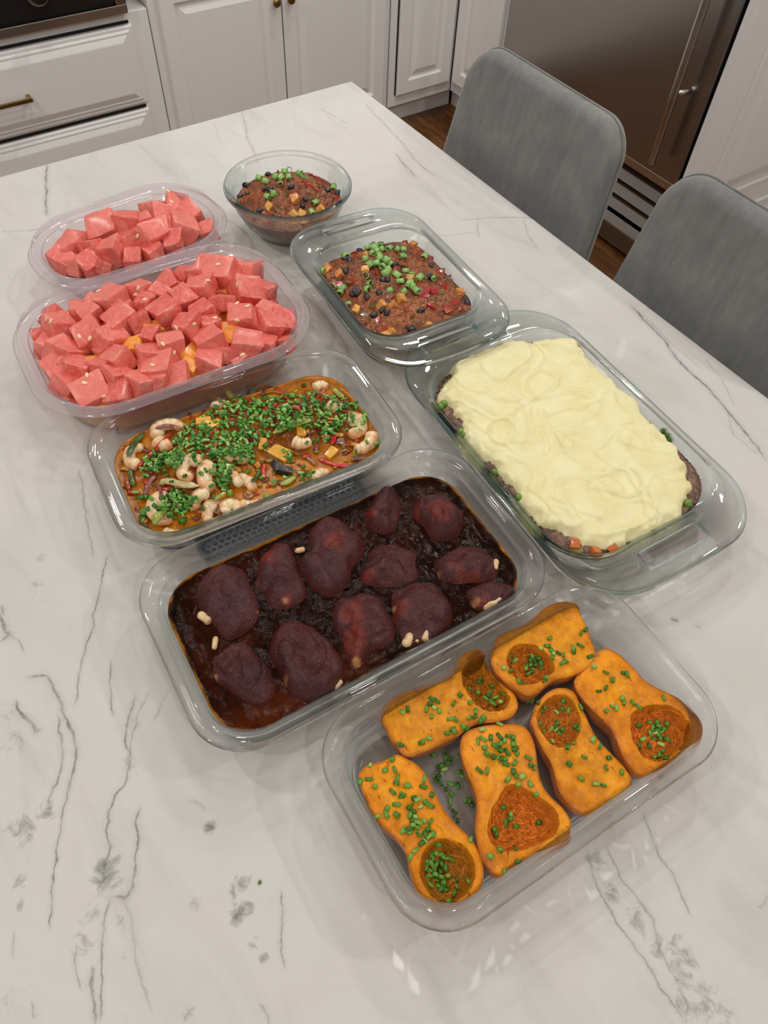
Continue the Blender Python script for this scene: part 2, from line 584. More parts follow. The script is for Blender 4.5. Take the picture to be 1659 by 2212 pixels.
def carcass(parent, b, name='carcass', mat=None):
    V, F = box(*b, 0.0015)
    return obj(name, V, F, mat or M['cabinet'], parent, smooth=False)
# drawer unit under the rangetop
c = empty('drawer_cabinet', (.43, 3.0, FLOOR), 'white drawer base cabinet with stepped fronts under the steel rangetop', 'cabinet')
carcass(c, (-.06 - .07, .932, YF, 3.30, -.82, -.272))
carcass(c, (-.13, .932, YF + .065, 3.30, FLOOR, -.82), 'toe_kick')
for z0, z1 in ((-.548, -.304), (-.806, -.568)):
    d = panel('drawer', -.06, .868, z0, z1, DRAW_P, bmap, M['cabinet'], c)
    bar_handle(d, .31, .486, (z0 + z1) / 2 - .008)
    V, F = box(-.055, .862, YF - .006, YF + .001, z1 + .004, z1 + .0115)
    obj('shadow_gap', V, F, M['black'], c, smooth=False)
# rangetop
r = empty('rangetop', (.43, 3.0, -.27), 'stainless steel rangetop front with a black knob, above the drawers', 'cooker')
carcass(r, (-.06, .866, YF - .002, 3.28, -.268, -.003), 'body', M['steel'])
V, F = box(-.06, .826, YF - .030, YF - .002, -.228, -.01, .004)
obj('control_panel', V, F, M['dark_panel'], r, smooth=False)
V, F = box(-.06, .828, YF - .012, YF - .002, -.2385, -.228)
obj('black_slot', V, F, M['black'], r, smooth=False)
V, F = box(-.06, .862, YF - .026, YF - .002, -.2655, -.2385, .003)
obj('trim_strip', V, F, M['steel_bright'], r, smooth=False)
V, F = box(.828, .862, YF - .026, YF - .002, -.2385, -.01, .003)
obj('side_trim', V, F, M['steel'], r, smooth=False)
for kx in (.598, .40, .2):
    p = np.array((kx, YF - .030, -.165))
    V, F = tube([p + (0, -s, 0) for s in (0, .004, .006, .030, .034)], [.030, .030, .024, .022, .018], 24)
    k = obj('knob', V, F, M['black'], r)
    V, F = tube([p + (0, -s, 0) for s in (.0, .005, .0055)], [.034, .034, .031], 24)
    obj('knob_ring', V, F, M['steel_bright'], k)
# two-door unit
c = empty('double_door_cabinet', (1.42, 3.0, FLOOR), 'white base cabinet with two tall raised panel doors and brass knobs', 'cabinet')
carcass(c, (.9365, 1.9, YF, 3.30, -.82, -.03))
carcass(c, (.9365, 1.9, YF + .065, 3.30, FLOOR, -.82), 'toe_kick')
for x0, x1, kx in ((.966, 1.4165, 1.39), (1.4215, 1.872, 1.448)):
    d = panel('door', x0, x1, -.79, -.215, DOOR_P, bmap, M['cabinet'], c)
    knob(d, (kx, YF - .020, -.322), (0, -1, 0))
    panel('drawer', x0, x1, -.198, -.045, DRAW_P, bmap, M['cabinet'], c)
V, F = box(1.4165, 1.4215, YF - .010, YF + .001, -.79, -.215)
obj('shadow_gap', V, F, M['black'], c, smooth=False)
# narrow corner unit
c = empty('narrow_cabinet', (2.07, 3.0, FLOOR), 'narrow white base cabinet with one raised panel door in the corner', 'cabinet')
carcass(c, (1.908, 2.243, YF, 3.30, -.82, -.03))
carcass(c, (1.908, 2.30, YF + .065, 3.30, FLOOR, -.82), 'toe_kick')
panel('door', 1.944, 2.222, -.772, -.10, DOOR_P, bmap, M['cabinet'], c)
V, F = box(1.9395, 1.944, YF - .006, YF + .001, -.772, -.10)
obj('shadow_gap', V, F, M['black'], c, smooth=False)
# side unit on the right wall
XF = 2.245
rmap = lambda u, v, d: (XF - d, u, v)
c = empty('side_cabinet', (2.55, 2.5, FLOOR), 'white base cabinet with a raised panel door between the corner and the refrigerator', 'cabinet')
carcass(c, (XF, 2.84, 2.31, YF - .003, -.82, -.03))
carcass(c, (XF + .065, 2.84, 2.31, YF + .06, FLOOR, -.82), 'toe_kick')
panel('door', 2.392, 2.662, -.772, -.10, DOOR_P, rmap, M['cabinet'], c)
# worktop over the back run
V, F = box(.905, 2.84, 2.64, 3.31, -.028, 0, .003)
tag(obj('back_worktop', V, F, M['cabinet'], smooth=False), 'pale stone worktop along the back wall cabinets', 'worktop')
c = empty('corner_wall_cabinet', (1.5, 3.12, .50), 'white wall cabinet with two doors hanging on the back wall', 'cabinet')
carcass(c, (1.0, 2.2, 2.97, 3.318, .5, 1.35))
umap = lambda u, v, d: (u, 2.97 - d, v)
for x0, x1 in ((1.02, 1.595), (1.605, 2.18)):
    panel('door', x0, x1, .52, 1.33, DOOR_P, umap, M['cabinet'], c)
# refrigerator
f = empty('refrigerator', (2.5, 1.8, FLOOR), 'built-in stainless steel refrigerator with a long bar handle behind the stools', 'refrigerator')
carcass(f, (2.215, 2.84, 1.345, 2.30, FLOOR + .02, 1.25), 'body', M['black'])
V, F = box(2.15, 2.205, 1.362, 2.256, -.578, 1.22, .004)
obj('door', V, F, M['steel'], f, smooth=False)
V, F = box(2.165, 2.213, 1.350, 1.3605, -.578, 1.22)
obj('door_seal', V, F, M['black'], f, smooth=False)
V, F = box(2.16, 2.214, 2.262, 2.298, -.90, 1.22, .002)
obj('side_trim', V, F, M['steel'], f, smooth=False)
path = [(2.095, 1.445, z) for z in (-.525, -.52, -.3, 0, .5, .9, .905)]
V, F = tube(path, [.010, .0125, .0125, .0125, .0125, .0125, .010], 14)
h = obj('handle', V, F, M['steel_bright'], f)
for z in (-.30, .70):
    V, F = tube([(2.151, 1.43, z), (2.125, 1.433, z), (2.098, 1.445, z)], [.009, .008, .008], 10)
    obj('handle_bracket', V, F, M['steel_bright'], h)
V, F = box(2.16, 2.214, 1.36, 2.26, -.612, -.582, .003)
obj('top_rail', V, F, M['steel_bright'], f, smooth=False)
V, F = box(2.200, 2.2145, 1.362, 2.258, -.84, -.605)
obj('grille_back', V, F, M['steel'], f, smooth=False)
for k in range(4):
    z = -.640 - k * .055
    prof = [(2.162, z - .030), (2.168, z - .034), (2.180, z - .004), (2.174, z)]
    V, F = sweep([np.array([(a_, yy, b_) for a_, b_ in prof]) for yy in (1.365, 2.255)])
    obj('grille_slat', V, F, M['steel'], f, smooth=False)
V, F = box(2.16, 2.214, 1.36, 2.26, -.905, -.835, .003)
obj('bottom_rail', V, F, M['steel'], f, smooth=False)
# panelled end of the refrigerator enclosure, it faces the photographer
e = empty('refrigerator_end_panel', (2.48, 1.33, FLOOR), 'tall white panelled end board of the refrigerator enclosure', 'end panel')
carcass(e, (2.145, 2.85, 1.312, 1.344, FLOOR, 1.3), 'board')
emap = lambda u, v, d: (u, 1.312 - d, v)
EP = [(.0, .0005), (.006, .008), (.016, .008), (.022, .003), (.045, .004), (.075, .011), (.080, .012)]
panel('raised_panel', 2.265, 2.80, -.665, 1.15, EP, emap, M['cabinet'], e)
panel('raised_panel', 2.265, 2.80, -.88, -.74, EP, emap, M['cabinet'], e)

# ================================================================== island
b = empty('island_base', (.0, .5, FLOOR), 'white island base cabinet under the marble countertop', 'cabinet')
carcass(b, (-.95, .50, -.42, 1.38, FLOOR, -.032), 'carcass')
# countertop with mapped veins
xs = np.unique(np.round(np.r_[np.linspace(-1.0, -.30, 30), np.arange(-.30, .9136, .004), .9136], 5))
ys = np.unique(np.round(np.r_[np.linspace(-.5, -.22, 14), np.arange(-.22, 1.4245, .004), 1.4245], 5))
X, Y = np.meshgrid(xs, ys)
nxg, nyg = len(xs), len(ys)
gx, gy = X.ravel(), Y.ravel()
def px2(P):
    return np.array([onz(a, b_, 0)[:2] for a, b_ in P])
VEINS = [  # pixels of the vein on the stone, half width in mm, strength
    ([(102, 352), (99, 390), (102, 410), (98, 440), (102, 470)], 1.9, 1.0),
    ([(0, 500), (60, 498), (130, 488)], .9, .55), ([(110, 470), (118, 490), (150, 505)], .9, .5),
    ([(520, 235), (530, 270), (535, 300), (548, 325), (562, 365)], 1.6, .55),
    ([(785, 218), (812, 250), (832, 270), (872, 312), (900, 350), (945, 385)], 1.0, .65),
    ([(855, 330), (868, 350), (885, 368), (897, 382)], 1.6, .8), ([(690, 235), (720, 250), (755, 270)], 1.0, .5),
    ([(985, 476), (1060, 470), (1140, 470), (1210, 478)], 1.0, .55), ([(1032, 478), (1030, 492), (1036, 512)], .9, .5),
    ([(1130, 470), (1140, 505), (1162, 540)], .9, .5), ([(940, 510), (1000, 505), (1040, 500)], .8, .4),
    ([(1355, 650), (1400, 700), (1438, 738), (1462, 775), (1500, 812), (1540, 850), (1572, 888), (1602, 925), (1640, 972), (1662, 1005)], 1.8, 1.0),
    ([(1400, 690), (1460, 752), (1520, 800)], 1.0, .5), ([(1570, 885), (1585, 940), (1640, 985)], .9, .45), ([(1520, 770), (1556, 815), (1590, 880)], .8, .4),
    ([(170, 1010), (176, 1040), (180, 1085), (190, 1130), (197, 1170), (201, 1212)], 1.0, .75),
    ([(234, 1193), (222, 1243), (218, 1268), (207, 1310), (198, 1347), (202, 1358), (190, 1390), (176, 1435), (168, 1480), (158, 1535)], .9, .9),
    ([(239, 1425), (239, 1470), (240, 1520), (246, 1550)], .8, .8),
    ([(-8, 1325), (6, 1348), (20, 1372), (-2, 1388)], 1.8, .9), ([(20, 1372), (40, 1382), (50, 1410)], .9, .5), ([(0, 1310), (8, 1330)], 1.6, .7),
    ([(45, 1465), (70, 1463), (100, 1460), (120, 1490), (131, 1512), (136, 1545), (146, 1562), (157, 1582), (165, 1610), (162, 1645), (152, 1690), (150, 1720)], 1.5, .85),
    ([(150, 1690), (145, 1715), (133, 1770), (121, 1840), (126, 1857), (117, 1880), (112, 1940), (106, 2015)], .9, .9),
    ([(125, 1540), (128, 1580), (136, 1610), (133, 1660), (115, 1710), (100, 1745)], 1.2, .7),
    ([(35, 1510), (42, 1540), (60, 1556), (72, 1566), (76, 1580), (92, 1574)], 1.7, .95),
    ([(296, 1490), (285, 1530), (275, 1560), (270, 1600), (280, 1630), (284, 1650), (272, 1690), (246, 1722), (232, 1765), (230, 1800), (241, 1826), (233, 1856), (222, 1900)], 1.1, .8),
    ([(320, 1490), (305, 1530), (285, 1590), (275, 1660)], .8, .5), ([(365, 1490), (345, 1530), (330, 1560)], .8, .4),
    ([(300, 1738), (295, 1775), (301, 1810), (295, 1850), (292, 1888), (286, 1920), (270, 1942), (243, 1931)], 1.3, .95),
    ([(240, 1935), (226, 1990), (220, 2040), (217, 2090), (220, 2160), (218, 2215)], .9, .7),
    ([(200, 2085), (195, 2130), (206, 2165), (208, 2215)], 1.3, .8), ([(165, 2040), (163, 2090), (176, 2140)], 1.0, .6),
    ([(262, 1930), (285, 1985), (290, 2060), (310, 2130), (330, 2200)], 1.2, .35),
    ([(30, 2010), (28, 2050), (32, 2070)], .9, .4), ([(68, 2160), (72, 2200)], 1.0, .5),
    ([(606, 1918), (607, 1940), (612, 1965), (605, 2020), (608, 2065), (616, 2097)], 1.0, .65),
    ([(410, 1723), (430, 1738), (446, 1752)], 1.3, .5), ([(560, 2170), (572, 2185), (580, 2212)], 1.0, .6),
    ([(1385, 1748), (1425, 1850), (1455, 1890), (1475, 1940), (1496, 1988)], 1.0, .55),
    ([(1265, 1830), (1290, 1915), (1330, 1990), (1390, 2070), (1430, 2140), (1482, 2212)], 1.2, .6),
    ([(1305, 1820), (1345, 1905), (1385, 1950), (1412, 1990), (1420, 2040), (1455, 2110)], 1.2, .5),
    ([(1448, 1338), (1466, 1343)], 2.0, .8), ([(1500, 1350), (1516, 1356)], 1.4, .4),
    ([(1120, 1240), (1240, 1300), (1330, 1340)], .8, .2), ([(1660, 1935), (1640, 1960)], 1.2, .4),
    ([(300, 310), (340, 352)], .8, .35), ([(460, 262), (475, 305)], .8, .3),
]
VL = []
layers = [[], [], []]
for P, wmm, st in VEINS:
    Pw = px2(P)
    seg = np.concatenate([Pw[i] + (Pw[i + 1] - Pw[i]) * np.linspace(0, 1, 8)[:, None] for i in range(len(Pw) - 1)])
    gap = [min([np.min(np.hypot(*(seg[:, None] - q_[None]).transpose(2, 0, 1))) for q_ in L] + [9.0]) for L in layers]
    k = int(np.argmax([min(g_, .05) - .0001 * i for i, g_ in enumerate(gap)]))
    layers[k].append(seg)
    VL.append((k, Pw, wmm, st))
vdat = []
for k in range(3):
    vd = np.full(gx.shape, 1.0); vq = np.full(gx.shape, 99.0); vw = np.full(gx.shape, .001); vs = np.zeros(gx.shape)
    for kk, Pw, wmm, st in VL:
        if kk != k: continue
        d, s, tt = sdline(gx, gy, Pw)
        m = d < vq
        vq = np.where(m, d, vq)
        vd = np.where(m, d * s, vd)
        vw = np.where(m, wmm * .001, vw)
        ends = smooth01(np.minimum(tt, 1 - tt) / .10 + .05)
        near = smooth01(1 - (d - .005) / .006)
        vs = np.where(m, .8 * st * ends * near, vs)
    vdat.append((vd, vw, vs))
CLOUDS = [(55, 1790, 26, .9), (95, 1752, 22, .8), (20, 1800, 20, .6), (240, 1875, 30, .85), (225, 1905, 26, .8), (195, 1985, 24, .85), (180, 2030, 24, .8), (255, 1990, 16, .6),
          (45, 1905, 14, .8), (42, 1960, 12, .8), (35, 2165, 22, .75), (60, 2205, 20, .6), (525, 1905, 16, .95), (515, 1975, 18, 1.0), (535, 1960, 14, .9), (500, 1930, 10, .9), (548, 2035, 12, .8), (452, 1785, 11, 1.0),
          (418, 1955, 12, .9), (570, 2070, 9, .9), (404, 2190, 14, .9), (350, 2190, 14, .5), (270, 2065, 10, .6), (85, 1200, 14, .5), (80, 1270, 14, .75), (70, 1300, 12, .6), (35, 1600, 22, .5), (15, 1540, 20, .5),
          (280, 1560, 22, .35), (280, 1660, 22, .4), (1290, 1860, 16, .7), (1320, 1930, 20, .7), (1375, 1985, 22, .75), (1420, 2040, 26, .8), (1475, 2090, 30, .85), (1450, 2030, 20, .8), (1525, 2150, 30, .8), (1480, 2170, 26, .8), (1560, 2200, 26, .7),
          (1190, 640, 20, .25), (950, 470, 18, .3)]
cl = np.zeros(gx.shape)
for a, b_, r_, st in CLOUDS:
    p = onz(a, b_, 0)
    rr = r_ * 1.3 * mmpp(p)
    cl = np.maximum(cl, st * np.exp(-(((gx - p[0]) ** 2 + (gy - p[1]) ** 2) / (rr * rr)) ** 1.3 * .8))
top = np.stack([gx, gy, np.zeros_like(gx)], 1)
idx = np.arange(nxg * nyg).reshape(nyg, nxg)
quads = np.stack([idx[:-1, :-1], idx[:-1, 1:], idx[1:, 1:], idx[1:, :-1]], -1).reshape(-1, 4)
loop = np.r_[idx[0, :-1], idx[:-1, -1], idx[-1, :0:-1], idx[:0:-1, 0]]
lp = top[loop]
cxy = np.array([(xs[0] + xs[-1]) / 2, (ys[0] + ys[-1]) / 2])
outw = np.sign(np.round((lp[:, :2] - cxy) / np.array([(xs[-1] - xs[0]) / 2, (ys[-1] - ys[0]) / 2]) * 1.0000001, 5))
outw = np.where(np.abs(np.abs((lp[:, :2] - cxy) / np.array([(xs[-1] - xs[0]) / 2, (ys[-1] - ys[0]) / 2])) - 1) < 1e-6, outw, 0)
n0, nl = len(top), len(loop)
extra, fq = [], []
prev = loop
for off, z in ((.0006, -.0002), (.0010, -.0010), (.0010, -.030)):
    L = np.c_[lp[:, :2] + outw * off, np.full(nl, z)]
    ids = n0 + sum(len(q) for q in extra) + np.arange(nl)
    extra.append(L)
    fq.append(np.stack([np.roll(prev, -1), prev, ids, np.roll(ids, -1)], 1)[:, ::-1])
    prev = ids
# underside: a fan of quads is not needed, one strip to the middle line closes it visually from below
V = np.concatenate([top] + extra)
o = tag(obj('marble_countertop', V, np.concatenate([quads] + fq), M['marble'], smooth=False, origin=(0, 0, 0)), 'white marble island countertop with grey veins, all the dishes stand on it', 'countertop')
o.cycles.is_caustics_receiver = True
pad = len(V) - len(top)
for k, (vd, vw, vs) in enumerate(vdat):
    set_val(o.data, 'vein_d%d' % k, np.r_[vd, np.ones(pad)])
    set_val(o.data, 'vein_w%d' % k, np.r_[vw, np.full(pad, .001)])
    set_val(o.data, 'vein_s%d' % k, np.r_[vs, np.zeros(pad)])
set_val(o.data, 'cloud', np.r_[cl, np.zeros(pad)])

# ================================================================== stools
def rrect(hw0, hw1, v0, v1, rt, rb, n=8):
    """outline of a tapered rounded board: half width hw0 at v0, hw1 at v1"""
    pts = []
    for (su, v, hw, r, a0) in ((1, v0, hw0, rb, -90), (1, v1, hw1, rt, 0), (-1, v1, hw1, rt, 90), (-1, v0, hw0, rb, 180)):
        cu = su * (hw - r)
        cv = v + r if v == v0 else v - r
        for k in range(n + 1):
            a = math.radians(a0 + 90 * k / n)
            pts.append((cu + r * math.cos(a), cv + r * math.sin(a)))
    return np.array(pts)
def stool(yc, label):
    s = empty('counter_stool', (.87, yc, FLOOR), label, 'stool', 'grey stools at the island')
    # backrest
    out = rrect(.225, .192, -.34, .165, .062, .05, 10)
    vc = -.08
    T = .052
    rings = []
    def mapb(P, d):
        u, v = P[:, 0], P[:, 1]
        lean = math.tan(math.radians(11))
        x = .975 + (v + .045) * lean + d + .10 * (-(u ** 2)) + .0 * v
        x = x - .02 * smooth01((v - .05) / .12) * 0
        return np.stack([x, yc - u, v], 1)
    def shrink(k):
        return np.c_[out[:, 0] * k, vc + (out[:, 1] - vc) * k]
    for k, d in ((.02, -T * .5), (.3, -T * .5), (.6, -T * .5), (.85, -T * .49), (.94, -T * .46), (.98, -T * .38), (1.0, -T * .2), (1.003, 0), (1.0, T * .2), (.985, T * .4), (.96, T * .48), (.9, T * .5), (.5, T * .5), (.02, T * .5)):
        rings.append(mapb(shrink(k), d))
    V, F = sweep(rings)
    obj('backrest', V, F, M['fabric'], s)
    # piping seam round the side
    P = mapb(out * np.array([1.006, 1.004]), .008)
    P = np.r_[P, P[:2]]
    V, F = tube(P, np.full(len(P), .0022), 6)
    obj('piping', V, F, M['fabric'], s)
    out2 = rrect(.22, .22, -.205, .205, .05, .05, 8)
    rings = []
    for k, z in ((.05, -.325), (.97, -.325), (1, -.31), (1.01, -.285), (1, -.262), (.97, -.250), (.9, -.246), (.5, -.243), (.05, -.242)):
        rings.append(np.stack([.79 + out2[:, 1] * k, yc + out2[:, 0] * k, np.full(len(out2), z)], 1))
    V, F = sweep(rings)
    obj('seat', V, F, M['fabric'], s)
    for sx in (-1, 1):
        for sy in (-1, 1):
            V, F = tube([(.79 + sx * .15, yc + sy * .16, -.327), (.79 + sx * .18, yc + sy * .185, FLOOR)], [.02, .013], 10)
            obj('leg', V, F, M['leg_wood'], s)
    return s
stool(.945, 'grey velvet counter stool nearer the refrigerator, its whole backrest in view')
stool(.455, 'grey velvet counter stool cut off by the right edge of the photo')
# ================================================================== dishes
class Dish:
    """rounded rectangular vessel: profile = (end inset, side inset, z, bow), outside first, then over the rim and down inside"""
    def __init__(s, c, th, L, W, r, z0, prof, inner0, nc=10, ns=14):
        s.c, s.th, s.L, s.W, s.r, s.z0, s.prof, s.inner0, s.nc, s.ns = np.array(c), math.radians(th), L, W, r, z0, prof, inner0, nc, ns
    def ring_local(s, ei, si, bow=0.0, rmin=.012):
        hx, hy = s.L / 2 - ei, s.W / 2 - si
        r = max(min(s.r - .55 * max(min(ei, si), 0), hx * .95, hy * .95), rmin)
        pts = []
        for (sx, sy, a0) in ((1, -1, -90), (1, 1, 0), (-1, 1, 90), (-1, -1, 180)):
            for k in range(s.nc + 1):
                a = math.radians(a0 + 90 * k / s.nc)
                pts.append((sx * (hx - r) + r * math.cos(a), sy * (hy - r) + r * math.sin(a)))
            nx_ = {(1, -1): (hx, hy - r), (1, 1): (-(hx - r), hy), (-1, 1): (-hx, -(hy - r)), (-1, -1): (hx - r, -hy)}[(sx, sy)]
            p0, p1 = np.array(pts[-1]), np.array(nx_)
            for k in range(1, s.ns):
                pts.append(tuple(p0 + (p1 - p0) * k / s.ns))
        P = np.array(pts)
        if bow:
            P[:, 0] += np.sign(P[:, 0]) * bow * (smooth01(np.abs(P[:, 0]) / hx * 2 - 1)) * (1 - (P[:, 1] / hy) ** 2)
        return P
    def to_world(s, P, z):
        c, n = math.cos(s.th), math.sin(s.th)
        return np.stack([s.c[0] + P[:, 0] * c - P[:, 1] * n, s.c[1] + P[:, 0] * n + P[:, 1] * c, np.zeros(len(P)) + z + s.z0], 1)
    def to_local(s, x, y):
        c, n = math.cos(s.th), math.sin(s.th)
        dx, dy = x - s.c[0], y - s.c[1]
        return dx * c + dy * n, -dx * n + dy * c
    def mesh(s):
        rings = [s.to_world(s.ring_local(p[0], p[1], p[3] if len(p) > 3 else 0), p[2]) for p in s.prof]
        return sweep(rings)
    def inner(s, z, extra=.0006):
        """world outline of the inner wall at height z"""
        q = s.prof[s.inner0:]
        zz = np.array([p[2] for p in q])[::-1]
        e = np.interp(z, zz, np.array([p[0] for p in q])[::-1])
        d = np.interp(z, zz, np.array([p[1] for p in q])[::-1])
        return s.to_world(s.ring_local(e + extra, d + extra), z)
def plain_profile(H, fl=.011, base=.031, t=.0038):
    a = fl + .004
    b = [(base + .03, .0005), (base, .0), (base - .006, .0015), (base - .010, .007), (a + .002, H - .012), (a - .001, H - .008), (.006, H - .0075), (.002, H - .0068), (.0003, H - .005), (0, H - .0035), (.0006, H - .0018), (.0028, H - .0006),
         (.006, H), (fl - .001, H - .0002), (fl + .003, H - .002), (a + t, H - .006), (a + t + .001, H - .012), (base - .008 + t, .0085), (base - .003 + t, .0052), (base + .008, .0042), (base + .04, .004)]
    return [(x, x, z) for x, z in b], 13
def handled_profile(H, end, side, base, t=.0042, bow=.010, drop=.004):
    """flange is wide at the two ends (handles) and narrow along the sides"""
    q = []
    bi = base
    def P(e, s_, z, b=0): q.append((e, s_, z, b))
    P(end + bi + .03, side + bi + .03, .0005); P(end + bi, side + bi, 0); P(end + bi - .006, side + bi - .006, .0015); P(end + bi - .010, side + bi - .010, .007)
    P(end + .001, side + .001, H - .013); P(end - .004, side - .003, H - .0085, 0); P(.010, side * .45, H - .0065 - drop, bow); P(.002, .002, H - .006 - drop, bow); P(.0003, .0003, H - .0045 - drop, bow)
    P(0, 0, H - .003 - drop, bow); P(.001, .0008, H - .001 - drop, bow); P(.004, .0028, H - drop * .8, bow); P(.010, side * .5, H - drop * .45, bow); P(end - .006, side - .003, H, 0); P(end - .001, side, H - .0012); P(end + t - .002, side + t - .002, H - .005)
    P(end + t, side + t, H - .011); P(end + bi - .008 + t, side + bi - .008 + t, .0085); P(end + bi - .003 + t, side + bi - .003 + t, .0054); P(end + bi + .01, side + bi + .01, .0044); P(end + bi + .04, side + bi + .04, .0042)
    return q, 14
def make_dish(name, d, mat, label, cat, group=None, slots=None):
    V, F = d.mesh()
    o = obj(name, V, F, mat, None, origin=(d.c[0], d.c[1], d.z0))
    tag(o, label, cat, group)
    if slots:   # handle openings cut through the end flanges
        for sx in (-1, 1):
            x, hl, hw = slots
            n = 10
            P = []
            for a0, (ux, uy) in zip((-90, 0, 90, 180), ((1, -1), (1, 1), (-1, 1), (-1, -1))):
                for k in range(n + 1):
                    a = math.radians(a0 + 90 * k / n)
                    P.append((ux * (hw - .0045) + .0045 * math.cos(a), uy * (hl - .0045) + .0045 * math.sin(a)))
            P = np.array(P)
            P[:, 0] += sx * x + sx * .006 * (1 - (P[:, 1] / hl) ** 2) * (np.sign(P[:, 0]) * sx > 0)
            V2, F2 = sweep([d.to_world(P, d.prof[12][2] - .03), d.to_world(P, d.prof[12][2] + .03)])
            cut = obj('cutter', V2, F2, mat, None, False, origin=(d.c[0], d.c[1], d.z0))
            md = o.modifiers.new('slot', 'BOOLEAN')
            md.operation = 'DIFFERENCE'
            md.solver = 'EXACT'
            md.object = cut
            dg = bpy.context.evaluated_depsgraph_get()
            me = bpy.data.meshes.new_from_object(o.evaluated_get(dg))
            o.modifiers.clear()
            o.data = me
            bpy.data.objects.remove(cut)
        smooth_angle(o, 50)
    o.cycles.is_caustics_caster = True
    return o
GROUP_D = None
pr, i0 = plain_profile(.055)
D_SQ = Dish((.2735, .1159), -3.0, .3704, .2175, .0563, .0006, pr, i0)
make_dish('glass_baking_dish', D_SQ, M['glass'], 'clear glass baking dish nearest the camera, holding the orange squash halves', 'baking dish')
D_CH = Dish((.2232, .3552), -3.6, .4165, .2475, .0600, .0006, pr, i0)
make_dish('glass_baking_dish', D_CH, M['glass'], 'large clear glass baking dish in the middle, holding dark glazed chicken', 'baking dish')
pr2, i2 = plain_profile(.053)
TRIV = .0064
D_SH = Dish((.2279, .5925), -5.7, .3660, .2270, .0637, TRIV, pr2, i2)
make_dish('glass_baking_dish', D_SH, M['glass'], 'clear glass baking dish with shrimp stir-fry, standing on a grey mat behind the chicken', 'baking dish')
pm, im = handled_profile(.052, .048, .013, .019)
D_MA = Dish((.5798, .3923), 86.2, .449, .2764, .074, .0006, pm, im)
make_dish('glass_casserole_dish', D_MA, M['glass_green'], 'greenish glass casserole with open end handles, filled with mashed potato topped meat', 'casserole dish', slots=(.2005, .047, .0115))
pc, ic = handled_profile(.0735, .056, .019, .022)
D_CA = Dish((.5534, .7407), 85.6, .337, .2284, .060, .0006, pc, ic)
make_dish('glass_casserole_dish', D_CA, M['glass_green'], 'deep clear glass casserole with end handles, filled with chili under sliced scallions', 'casserole dish', slots=(.148, .045, .0095))
# round bowl
BC = np.array((.534, 1.0243))
BR, BH = .1045, .082
bprof = [(.02, .0005), (.048, .0), (.055, .002), (.066, .012), (.080, .030), (.090, .050), (.0945, .066), (.096, .072), (.100, .0735), (.1035, .0755), (.1045, .0785), (.103, .081), (.0995, .082), (.095, .081), (.0918, .078), (.0905, .068), (.0862, .050), (.0762, .031), (.0620, .0135), (.050, .0062), (.03, .005), (.004, .005)]
na = 72
aa = np.linspace(0, 2 * math.pi, na, endpoint=False)
def ringz(c, r, z):
    return np.stack([c[0] + r * np.cos(aa), c[1] + r * np.sin(aa), np.full(na, z)], 1)
V, F = sweep([ringz(BC, r_, z_ + .0006) for r_, z_ in bprof])
tag(obj('glass_mixing_bowl', V, F, M['glass_green'], None, origin=(BC[0], BC[1], 0)), 'round clear glass bowl of chili at the back of the island', 'bowl')
# plastic tubs: the wall and the tinted rim band are parts
def tub(name, c, th, L, W, r, H, label):
    t = .0012
    wall = [(.040, .040, .0012), (.034, .034, 0), (.028, .028, .003), (.025, .025, .010), (.017, .017, H - .016), (.0135, .0135, H - .013), (.0147, .0147, H - .0125), (.0182, .0182, H - .016), (.0262, .0262, .0112), (.0295, .0295, .0045), (.040, .040, .0025)]
    rim = [(.0140, .0140, H - .0148), (.004, .0045, H - .0155, .003), (.0006, .001, H - .0145, .005), (0, 0, H - .0135, .006), (.0012, .001, H - .0125, .004), (.0028, .003, H - .0115, .002), (.0034, .0034, H - .0015), (.0046, .0046, H), (.0060, .0060, H - .0004), (.0072, .0072, H - .002), (.0085, .0085, H - .0095), (.0128, .0128, H - .0125), (.0140, .0140, H - .0148)]
    d = Dish(c, th, L, W, r, .0006, wall, 6)
    e = empty(name, (c[0], c[1], 0), label, 'storage tub')
    V, F = d.mesh()
    obj('tub_wall', V, F, M['plastic'], e)
    d2 = Dish(c, th, L, W, r, 0, rim, 6)
    V, F = sweep([d2.to_world(d2.ring_local(p[0], p[1], p[3] if len(p) > 3 else 0), p[2]) for p in rim], False, False)
    obj('rim_band', V, F, M['plastic_rim'], e)
    # moulded tick marks on the band
    for u in (-.045, .075):
        P = np.array([(u, -W / 2 + .0015), (u + .0016, -W / 2 + .0015), (u + .0016, -W / 2 + .004), (u, -W / 2 + .004)])
        V, F = sweep([d2.to_world(P, H - .0105), d2.to_world(P, H - .002)])
        obj('moulded_mark', V, F, M['plastic'], e, smooth=False)
    return d
HB, HS = .076, .062
D_BT = tub('plastic_tub', (.2276, .8295), -3.6, .3765, .2670, .092, HB, 'large clear plastic tub heaped with watermelon cubes over orange melon')
D_ST = tub('plastic_tub', (.2745, 1.0695), 4.4, .2990, .1990, .088, HS, 'small clear plastic tub with a pale pink rim band, holding fewer watermelon cubes')
